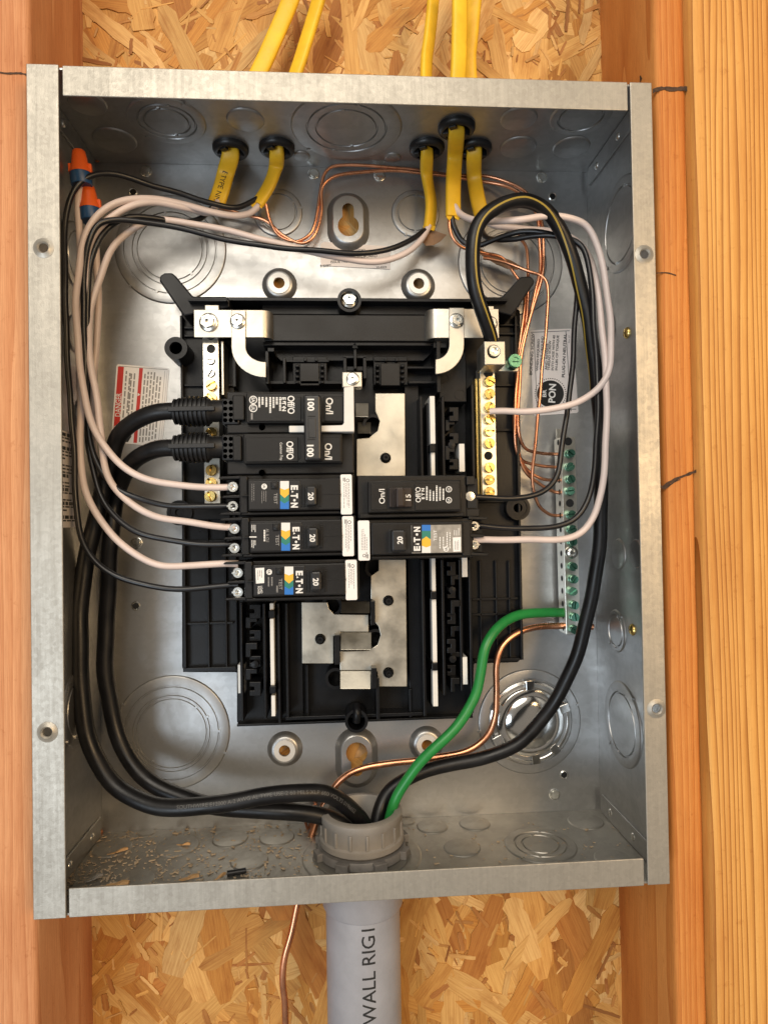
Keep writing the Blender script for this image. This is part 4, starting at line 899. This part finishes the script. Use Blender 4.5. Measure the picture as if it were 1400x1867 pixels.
f3 = [(899, 640, 48), (893, 612, 56), (880, 572, 64), (866, 520, 70), (861, 465, 73), (868, 420, 74), (888, 388, 74), (922, 368, 72), (960, 366, 68), (995, 384, 62), (1022, 420, 57), (1042, 470, 53), (1062, 540, 50), (1078, 620, 48), (1088, 710, 47), (1094, 800, 46), (1096, 890, 46), (1092, 980, 45), (1082, 1070, 43), (1064, 1150, 40), (1036, 1230, 36), (998, 1300, 32), (950, 1350, 30), (890, 1380, 28), (820, 1395, 27), (760, 1410, 28), (716, 1436, 32), (692, 1475, 38), (684, 1520, 42), (684, 1570, 43)]
W3 = wire('neutral_cable', 'black neutral cable with a yellow stripe, looping from the lug down the right side', f3, 13.2, 'black_cable', 'cable', None, 58, 18)
P = WP[W3.name][:14*8+1]; r = 13.2*pxm(58); vs = []; b = MB()
for i, p in enumerate(P):
    t = (P[min(i+1, len(P)-1)]-P[max(i-1, 0)]).normalized(); s = Vector((0, -1, 0)).cross(t).normalized(); nn = t.cross(s).normalized(); nn = nn if nn.y < 0 else -nn
    side = Vector((.25, 0, 0)); c = (nn+side).normalized(); c = (c-t*c.dot(t)).normalized(); e = t.cross(c); phi = max(0, i/len(P)-.55)*4.2; c, e = c*math.cos(phi)+e*math.sin(phi), e*math.cos(phi)-c*math.sin(phi)
    for a in (-.12, 0, .12): vs.append(p+(c*math.cos(a)+e*math.sin(a))*(r*1.02))
b.add(vs, [(3*i+k, 3*i+k+1, 3*i+k+4, 3*i+k+3) for i in range(len(P)-1) for k in (0, 1)], True); b.build('stripe', 'yellow_stripe', W3)
def along(P, start, R, up=1, ang=.45):
    S_ = [0]
    for i in range(1, len(P)): S_.append(S_[-1]+(P[i]-P[i-1]).length)
    def fn(u, v):
        s = start+u; i = 1
        while i < len(P)-1 and S_[i] < s: i += 1
        k = (s-S_[i-1])/max(1e-9, S_[i]-S_[i-1]); p = P[i-1].lerp(P[i], k); t = (P[i]-P[i-1]).normalized(); c = Vector((0, -1, 0)); c = (c-t*c.dot(t)).normalized(); e = c.cross(t)*-1
        if e.z*up < 0 and abs(t.x) > .3: e = -e
        a = ang+v/R; return p+(c*math.cos(a)+e*math.sin(a))*(R*1.012)
    return fn, S_
Pf = WP[W1.name]; fn, S_ = along(Pf, 0, 15.2*pxm(55)); 
i0 = min(range(len(Pf)), key=lambda i: (Pf[i]-U(330, 1473, 62)).length); fn, _ = along(Pf, S_[i0], 15.2*pxm(55))
warptext(W1, 'ink_faint', 'SOUTHWIRE E12000 A-2 AWG AL TYPE USE-2 60 MILS XLP 600 VOLTS 0196652', fn, 6.6*pxm(58), .0)

gw = wire('ground_wire', 'green insulated ground wire from the ground bar down into the conduit', [(1024, 1117, 13), (985, 1116, 18), (945, 1122, 26), (910, 1142, 34), (886, 1178, 40), (875, 1225, 42), (864, 1272, 44), (838, 1318, 46), (796, 1362, 48), (755, 1402, 48), (726, 1445, 46), (710, 1490, 44), (704, 1530, 42), (700, 1575, 42)], 9.4, 'green_wire', d0=40, n=14)
gc = wire('ground_wire', 'thick bare copper ground wire from the bottom of the ground bar through the floor', [(1080, 1143, 13), (1060, 1141, 13), (1026, 1140, 13), (985, 1142, 16), (945, 1153, 20), (916, 1178, 22), (903, 1215, 23), (905, 1262, 22), (903, 1305, 21), (886, 1345, 20), (845, 1372, 20), (780, 1383, 20), (715, 1391, 20), (660, 1401, 20), (622, 1422, 20), (597, 1455, 20), (580, 1486, 20), (571, 1512, 20), (566, 1530, 20), (556, 1580, 20), (545, 1640, 24), (533, 1690, 26), (519, 1740, 28), (516, 1790, 28), (520, 1830, 28), (521, 1880, 28)], 6.0, 'copper', d0=24, n=12)
b = MB()
for i in range(7):
    a = random.uniform(0, 6); c = RZ(567+random.uniform(-9, 9), 1506+random.uniform(-4, 6), ZB+T); b.tube(spline([c, c+Vector((random.uniform(-.002, .002), -.001, .008)), c+Vector((random.uniform(-.001, .004), 0, .016))], 4), .0011, 6)
tag(b.build('copper_strands', 'copper_dull'), 'frayed copper strands at the floor hole left of the conduit fitting', 'wire')

GW, GB, GC = 'white wires', 'black wires', 'bare copper wires'
WW = lambda label, pts: wire('white_wire', label, pts, 6.2, 'white_wire', 'wire', GW, 55)
WB = lambda label, pts: wire('black_wire', label, pts, 5.2, 'black_wire', 'wire', GB, 55)
WW('white wire into the top terminal of the topmost left breaker', [(425, 888, 60), (400, 888, 60), (335, 885, 60), (268, 874, 60), (222, 850, 60), (188, 808, 60), (164, 755, 60), (149, 695, 60), (142, 630, 60), (140, 560, 58), (145, 490, 57), (152, 440, 56), (168, 405, 55), (195, 380, 53), (232, 364, 48), (280, 362, 40), (335, 372, 32), (385, 388, 26), (425, 394, 20), (455, 388, 15), (472, 375, 13)])
WW('white wire into the middle left breaker, lying innermost in the left gutter', [(430, 961, 60), (405, 961, 60), (350, 953, 60), (292, 943, 58), (244, 922, 55), (212, 892, 54), (193, 852, 54), (186, 800, 54), (177, 735, 52), (167, 670, 50), (163, 610, 48), (169, 550, 46), (186, 495, 44), (208, 450, 40), (240, 420, 36), (275, 403, 34), (320, 402, 32), (400, 418, 30), (480, 437, 30), (560, 456, 30), (630, 473, 30), (690, 477, 28), (735, 464, 24), (765, 440, 20), (782, 412, 16)])
WW('white wire into the lowest left breaker, sweeping widest across the back', [(435, 1028, 60), (408, 1028, 60), (345, 1032, 60), (292, 1029, 60), (248, 1011, 60), (208, 980, 60), (177, 940, 58), (158, 896, 57), (149, 850, 56), (147, 800, 55), (147, 740, 52), (146, 680, 50), (150, 600, 50), (156, 520, 51), (160, 460, 52), (176, 420, 52), (205, 393, 50), (245, 374, 46), (290, 370, 38), (340, 380, 30), (380, 388, 20), (398, 368, 14)])
WW('white wire hanging from the upper wire nut', [(147, 335, 50), (144, 380, 50), (145, 440, 49), (150, 520, 47), (158, 600, 45), (163, 680, 42), (167, 740, 40), (170, 800, 38), (176, 850, 36)])
WW('white wire hanging from the lower wire nut', [(165, 385, 46), (172, 430, 45), (178, 480, 42), (181, 540, 38), (178, 600, 34), (172, 660, 32), (170, 720, 32)])
WB('black wire into the lower terminal of the topmost left breaker', [(430, 922, 60), (405, 922, 60), (345, 923, 60), (295, 920, 58), (250, 909, 55), (212, 890, 54), (183, 855, 52), (165, 800, 50), (158, 730, 48), (155, 650, 50), (153, 560, 52), (156, 490, 54), (163, 440, 56), (180, 408, 55), (212, 400, 52), (260, 404, 48), (310, 412, 44), (380, 430, 40), (460, 444, 38), (550, 456, 36), (640, 461, 34), (700, 456, 30), (745, 440, 24), (775, 420, 18)])
WB('black wire into the lower terminal of the middle left breaker', [(430, 992, 60), (405, 992, 60), (335, 990, 60), (268, 976, 58), (222, 952, 55), (192, 918, 52), (173, 872, 50), (163, 815, 48), (161, 740, 46), (161, 640, 47), (161, 560, 49), (165, 490, 51), (178, 440, 50), (200, 413, 47), (235, 398, 43), (280, 398, 36), (330, 404, 28), (365, 398, 20), (393, 372, 14)])
WB('black wire into the lowest left breaker, running outermost along the left wall', [(435, 1066, 60), (410, 1067, 60), (345, 1073, 60), (280, 1070, 60), (222, 1055, 60), (178, 1028, 60), (152, 985, 59), (141, 930, 58), (136, 850, 58), (131, 760, 58), (126, 680, 58), (121, 600, 58), (119, 520, 58), (119, 440, 58), (123, 385, 58), (137, 346, 57), (163, 322, 54), (200, 316, 48), (240, 324, 42), (285, 341, 36), (335, 355, 30), (385, 370, 26), (430, 378, 20), (470, 362, 13)])
WB('black wire into the plain 15 amp breaker at right', [(852, 905, 60), (890, 908, 58), (940, 907, 56), (985, 898, 54), (1012, 872, 52), (1024, 825, 50), (1032, 760, 48), (1041, 680, 46), (1048, 600, 45), (1052, 520, 46), (1048, 470, 48), (1028, 437, 50), (990, 424, 48), (945, 424, 42), (905, 435, 34), (868, 448, 28), (842, 440, 26), (828, 415, 28), (822, 392, 30)])
WB('black wire into the upper terminal of the lower right breaker', [(858, 957, 60), (900, 960, 60), (950, 963, 60), (1010, 960, 60), (1048, 945, 60), (1072, 910, 60), (1083, 860, 60), (1088, 790, 59), (1088, 700, 58), (1084, 610, 57), (1078, 530, 56), (1070, 475, 55), (1054, 443, 54), (1020, 430, 52), (975, 430, 46), (930, 437, 38), (890, 436, 28), (876, 418, 18), (872, 395, 14)])
WW('white wire into the lower terminal of the lower right breaker', [(862, 985, 60), (895, 984, 60), (960, 983, 60), (1020, 983, 62), (1056, 973, 63), (1080, 945, 64), (1094, 905, 64), (1102, 850, 64), (1105, 780, 63), (1104, 700, 61), (1100, 620, 58), (1092, 550, 54), (1080, 490, 48), (1064, 455, 42), (1040, 432, 36), (1000, 420, 28), (950, 418, 22), (900, 412, 16), (880, 395, 13)])
WW('white wire into the right neutral bar, curving over the round emblem', [(893, 750, 46), (920, 750, 50), (965, 750, 54), (1012, 744, 57), (1058, 730, 60), (1094, 705, 62), (1112, 668, 63), (1112, 610, 62), (1108, 550, 61), (1101, 495, 60), (1088, 445, 59), (1068, 412, 59), (1036, 398, 60), (992, 393, 62), (940, 401, 64), (890, 405, 52), (858, 400, 40), (838, 390, 32), (828, 375, 30)])
def cw(label, pts, r=3.1): return wire('copper_wire', label, pts, r, 'copper', 'wire', GC, 25, 8)
tail = lambda q: [(1012, q, 14), (1028, q, 13)]
cw('bare copper wire along the top of the back, upper of the pair', [(485, 372, 13), (492, 400, 11), (510, 428, 9), (540, 440, 8), (566, 425, 8), (578, 390, 8), (584, 345, 8), (594, 313, 8), (618, 300, 8), (680, 303, 8), (760, 311, 7), (840, 319, 7), (890, 322, 8), (930, 335, 12), (965, 358, 18), (985, 395, 22), (991, 440, 24), (990, 490, 25), (978, 540, 26), (962, 590, 26), (951, 650, 26), (946, 720, 26), (943, 780, 24), (955, 815, 20), (985, 826, 16)]+tail(828))
cw('bare copper wire along the top of the back, lower of the pair', [(400, 378, 12), (440, 390, 10), (485, 402, 9), (515, 428, 8), (550, 443, 8), (574, 428, 9), (586, 385, 9), (588, 345, 9), (605, 325, 9), (640, 315, 9), (700, 311, 9), (770, 316, 8), (840, 324, 8), (900, 334, 10), (945, 352, 16), (975, 385, 20), (984, 430, 22), (984, 490, 24), (972, 545, 25), (958, 600, 25), (946, 660, 25), (939, 730, 25), (937, 790, 24), (948, 835, 20), (980, 847, 16)]+tail(852))
cw('bare copper wire passing behind the yellow striped cable to the ground bar', [(818, 392, 30), (822, 425, 28), (842, 450, 26), (880, 462, 22), (915, 470, 18), (938, 500, 18), (955, 530, 20), (956, 570, 22), (948, 620, 23), (941, 680, 24), (938, 740, 24), (940, 800, 22), (955, 850, 18), (985, 872, 16)]+tail(875))
cw('bare copper wire nearest the green bonding screw', [(945, 430, 10), (960, 455, 14), (963, 500, 18), (962, 560, 21), (952, 620, 22), (944, 690, 22), (940, 760, 21), (943, 820, 20), (958, 862, 18), (985, 885, 16)]+tail(897))
cw('long bare copper wire crossing the round emblem, lowest into the ground bar', [(880, 470, 20), (930, 480, 22), (965, 494, 24), (990, 506, 25), (998, 535, 26), (995, 600, 26), (988, 680, 26), (980, 760, 26), (973, 830, 25), (971, 880, 22), (981, 920, 18), (1000, 937, 15)]+tail(940))

# jacketed cables, bushings
def nm(label, out, bush, ins, wpx, d, tw=0.):
    c = RZ(*bush, ZT-T); dc = -c.y*1000
    bs = thing('cable_bushing', label.replace('yellow jacketed cable', 'black snap bushing round the yellow cable').replace('leaving', 'at'), 'bushing', c, 'black cable bushings')
    b = MB(); b.lathe([(.0088, -.001), (.0124, -.001), (.0124, .0016), (.0116, .0030), (.0100, .0040), (.0088, .0040)], c, (0, 0, -1), 32, True, True); b.build('ring', 'handle_plastic', bs)
    b = MB(); b.lathe([(.0089, .0015), (0, .0015)], c, (0, 0, -1), 24); b.build('grip_web', 'hole_black', bs)
    for a in (.4, 1.6, 2.9, 4.2): q = MB(); t = Vector((math.cos(a), math.sin(a), 0)); q.obox(c+t*.0072+Vector((0, 0, -.0030)), t*.0018, Vector((-math.sin(a), math.cos(a), 0))*.0024, Vector((0, 0, .0020))); q.build('grip_tooth', 'handle_plastic', bs, .3)
    pts = [U(p, q, dc) for p, q in out]+[c+Vector((0, 0, .012)), c+Vector((0, 0, -.004))]+[U(*p) for p in ins]
    P = spline(pts, 8); b = MB(); b.tube(P, .0026, 16, wpx*pxm(d)/2, Vector((1, tw, 0)).normalized()); o = tag(b.build('jacketed_cable', 'yellow_jacket'), label, 'cable', 'yellow jacketed cables')
    e = P[-1]; t = (P[-1]-P[-2]).normalized()
    r = MB(); r.obox(e+t*.002, Vector((wpx*pxm(d)/2*.9, 0, 0)), Vector((0, .0010, 0)), t*.003); 
    for sx in (-1, 1):
        hw = wpx*pxm(d)/2; q = e+Vector((sx*hw*.5, -.0012, 0)); m_ = random.uniform(.5, 1.2); z_ = random.uniform(.002, .0045)
        A = [q+Vector((-hw*.45, 0, .002)), q+Vector((hw*.45, 0, .002)), q+Vector((hw*.3*m_, -.0008, -z_*.5)), q+Vector((sx*hw*.1, -.0014, -z_)), q+Vector((-hw*.35, -.0006, -z_*.4))]
        r = MB(); r.add(A+[a_+Vector((0, .0006, 0)) for a_ in A], [(0, 1, 2, 3, 4), (9, 8, 7, 6, 5)]+[(i, 5+i, 5+(i+1) % 5, (i+1) % 5) for i in range(5)]); r.build('torn_edge', 'yellow_jacket', o)
    return o, P
n1, P1 = nm('yellow jacketed cable with dark print, leftmost in the box', [(545, -40), (522, 20), (498, 75), (478, 120)], (421, 270), [(412, 315, 13), (404, 345, 13), (395, 371, 13)], 31, 14)
n2, P2 = nm('yellow jacketed cable, second from the left', [(592, -40), (575, 20), (558, 75), (544, 120)], (505, 268), [(503, 305, 14), (490, 340, 14), (470, 372, 13)], 27, 14, -.5)
n3, P3 = nm('yellow jacketed cable, third from the left with torn brown paper', [(792, -40), (788, 20), (782, 75), (777, 120)], (778, 268), [(778, 320, 14), (786, 370, 14), (782, 418, 15)], 24, 14, .7)
n4, P4_ = nm('yellow jacketed cable hanging furthest forward, from the front bushing', [(838, -40), (838, 20), (837, 75), (836, 120)], (832, 231), [(829, 285, 28), (826, 340, 29), (826, 396, 30)], 29, 28, .25)
n5, P5 = nm('yellow jacketed cable furthest right, half behind the looped cable', [(868, -40), (862, 20), (857, 75), (854, 120)], (864, 270), [(864, 320, 12), (871, 365, 12), (882, 408, 12)], 28, 13, -.4)
Lt = 0; fnp, Sp = along(P1, 0, .05); i1 = min(range(len(P1)), key=lambda i: (P1[i]-U(409, 322, 13)).length)
def on_cable(u, v):
    s = Sp[i1]+u-.004; i = 1
    while i < len(P1)-1 and Sp[i] < s: i += 1
    t = (P1[i]-P1[i-1]).normalized(); p = P1[i-1].lerp(P1[i], (s-Sp[i-1])/max(1e-9, Sp[i]-Sp[i-1])); wv_ = (Vector((1, 0, 0))-t*t.x).normalized(); n_ = t.cross(wv_); n_ = n_ if n_.y < 0 else -n_
    return p+wv_*(v)+n_*.00275
warptext(n1, 'ink_black', 'E TYPE NM', on_cable, 9*pxm(14), .0)
def shred(label, pts, d, lift):
    b = MB(); A = [U(p, q, d+random.uniform(-lift, lift)) for p, q in pts]; n = len(A); e = Vector((0, .0004, 0)); b.add(A+[a+e for a in A], [tuple(range(n)), tuple(range(2*n-1, n-1, -1))]+[(i, n+i, n+(i+1) % n, (i+1) % n) for i in range(n)]); tag(b.build('paper_shred', 'paper'), label, 'paper')
shred('torn brown paper filler sticking out below the third yellow cable', [(770, 424), (790, 420), (814, 428), (803, 440), (790, 447), (776, 448), (768, 438)], 14, 2)
shred('torn brown paper filler inside the striped cable loop', [(874, 452), (890, 462), (912, 468), (930, 474), (948, 484), (944, 492), (925, 490), (905, 482), (885, 470), (872, 462)], 12, 2)
# wire nuts
for (p, q, d, s), lb in (((147, 303, 52, 1.), 'orange and blue wire nut in the top left corner, upper of the pair'), ((164, 368, 47, 1.), 'orange and blue wire nut in the top left corner, lower of the pair')):
    k = pxm(d)*s; base = U(p+3, q+36, d); tip = U(p-3, q-28, d); ax = (tip-base).normalized(); L_ = (tip-base).length
    t = thing('wire_nut', lb, 'wire nut', base, 'wire nuts')
    b = MB(); prof = [(0, L_), (9*k, L_), (11*k, L_*.97), (13*k, L_*.78), (15*k, L_*.55), (18*k, L_*.40), (19*k, L_*.33), (0, L_*.33)]; b.lathe(prof, base, ax, 24); b.build('cone', 'nut_orange', t)
    b = MB(); b.lathe([(17*k, 0), (18*k, L_*.03), (18.5*k, L_*.33), (0, L_*.335)], base, ax, 24); b.build('skirt', 'nut_blue', t)
    for a in (0, PI):
        c = U(p, q+4, d)+Vector((math.cos(a)*17*k, 0, 0)); b = MB(); b.obox(c, Vector((3.2*k, 0, 0)), Vector((0, 4*k, 0)), ax*8*k); b.build('wing', 'nut_orange', t, .6)

# ------------------------------------------------------------------ sawdust and scraps on the floor
b = MB()
for i in range(1900):
    u = random.random()**1.7; p = 120+u*460 if i % 4 else random.uniform(120, 1150); q = random.uniform(1500, 1640)
    c = RZ(p, q, ZB+T+.0004)
    if not (-.095 < c.y < -.001 and XL+.002 < c.x < XR-.002) or (Vector((c.x-CX, c.y-CY, 0)).length < .031): continue
    s = random.uniform(.00015, .0006)*(1.8 if random.random() < .12 else 1); a = random.uniform(0, PI); t = Vector((math.cos(a), math.sin(a), 0)); u_ = Vector((-math.sin(a), math.cos(a), 0))
    b.obox(c+Vector((0, 0, s*.2)), t*s*random.uniform(.8, 2.2), u_*s*.7, Vector((0, 0, s*.35)))
o = b.build('sawdust', 'dust', None, kind='stuff'); tag(o, 'sawdust and grit strewn over the box floor', 'sawdust')
for p, q, l, wd, a, m, lb in ((215, 1553, .013, .0028, .3, 'chip', 'wood shaving in the round knockout at the left of the floor'), (335, 1540, .010, .0022, -.3, 'chip', 'wood sliver on the ringed knockout, left part of the floor'), (345, 1601, .012, .004, .1, 'chip', 'split wood chip behind the bottom lip, left of the black offcut'), (172, 1602, .010, .003, .5, 'label_grey', 'grey scrap in the left corner of the floor'), (215, 1612, .014, .005, -.1, 'chip', 'wood chip in the left corner of the floor'), (400, 1600, .009, .002, .7, 'chip', 'thin wood sliver beside the black offcut')):
    c = RZ(p, q, ZB+T+.0012); t = Vector((math.cos(a), math.sin(a), .06)); u_ = Vector((-math.sin(a), math.cos(a), 0)); b = MB(); n = 7; vs = []
    for i in range(n):
        k = i/(n-1)-.5; h = wd/2*(1-abs(k)*1.3)*random.uniform(.7, 1.2); z = Vector((0, 0, .0012*math.sin(k*5)+.0006)); vs += [c+t*k*l+u_*h+z, c+t*k*l-u_*h+z, c+t*k*l-u_*h, c+t*k*l+u_*h]
    fs = [(4*i+k, 4*i+(k+1) % 4, 4*i+4+(k+1) % 4, 4*i+4+k) for i in range(n-1) for k in range(4)]+[(0, 1, 2, 3), (4*n-4, 4*n-3, 4*n-2, 4*n-1)]; b.add(vs, fs); tag(b.build('wood_chip', m), lb, 'wood chip' if m == 'chip' else 'scrap')
c = RZ(431, 1592, ZB+T+.0019); b = MB(); b.tube([c+Vector((-.0055+.011*i/6, .0004*i, 0)) for i in range(7)], .0018, 12); tag(b.build('wire_offcut', 'black_wire'), 'short black insulation offcut lying on the box floor', 'offcut')

# ------------------------------------------------------------------ lettering
FC = {}
def glyphs(s, bold):
    if (s, bold) in FC: return FC[(s, bold)]
    c = bpy.data.curves.new('lettering', 'FONT'); c.body = s; c.align_x = 'LEFT'; c.size = 1; c.offset = bold; c.resolution_u = 3
    o = bpy.data.objects.new('lettering', c); COL.objects.link(o); FC[(s, bold)] = o; return o
for t in TX: glyphs(t[2], t[8])
bpy.context.view_layer.update(); dg = bpy.context.evaluated_depsgraph_get(); GM = {}
for k, o in FC.items():
    me = bpy.data.meshes.new_from_object(o.evaluated_get(dg)); vs = [v.co.copy() for v in me.vertices]; fs = [tuple(p.vertices) for p in me.polygons]
    x0, x1 = min(v.x for v in vs), max(v.x for v in vs); y0, y1 = min(v.y for v in vs), max(v.y for v in vs)
    GM[k] = ([Vector((v.x-x0, v.y, 0)) for v in vs], fs, x1-x0, y0, y1); bpy.data.meshes.remove(me)
for o in list(FC.values()): c = o.data; bpy.data.objects.remove(o); bpy.data.curves.remove(c)
for parent, m, s, p, q, d, cap, rot, bold, stretch, tilt, fn, length in TX:
    vs, fs, w_, y0, y1 = GM[(s, bold)]; g = PR.setdefault((parent.name, m), MB()); CAPH = .70
    if fn is not None:
        k = cap/CAPH
        bm = bmesh.new(); bv = [bm.verts.new(v) for v in vs]
        for f_ in fs:
            try: bm.faces.new([bv[i] for i in f_])
            except ValueError: pass
        for j in range(1, 9): bmesh.ops.bisect_plane(bm, geom=bm.verts[:]+bm.edges[:]+bm.faces[:], plane_co=(0, y0+(y1-y0)*j/9, 0), plane_no=(0, 1, 0))
        bmesh.ops.triangulate(bm, faces=bm.faces[:]); bm.verts.index_update(); vs = [v.co.copy() for v in bm.verts]; fs = [tuple(v.index for v in f_.verts) for f_ in bm.faces]; bm.free()
        g.add([fn(v.x*k, (v.y-.35)*k) for v in vs], fs); continue
    ky = cap/CAPH*pxm(d); kx = ky if length is None else length*pxm(d)/w_
    a = math.radians(rot+tilt); ca, sa = math.cos(a), math.sin(a); c = U(p, q, d)
    g.add([c+Vector((((v.x-w_/2)*kx)*ca-((v.y-.35)*ky)*sa, 0, ((v.x-w_/2)*kx)*sa+((v.y-.35)*ky)*ca)) for v in vs], fs)
for (pn, m), g in PR.items():
    if len(g.f) <= 2:
        for f_ in g.f: q = MB(); q.add([g.v[i] for i in f_], [tuple(range(len(f_)))]); q.build('print', m, bpy.data.objects[pn])
    else: g.build('print', m, bpy.data.objects[pn])
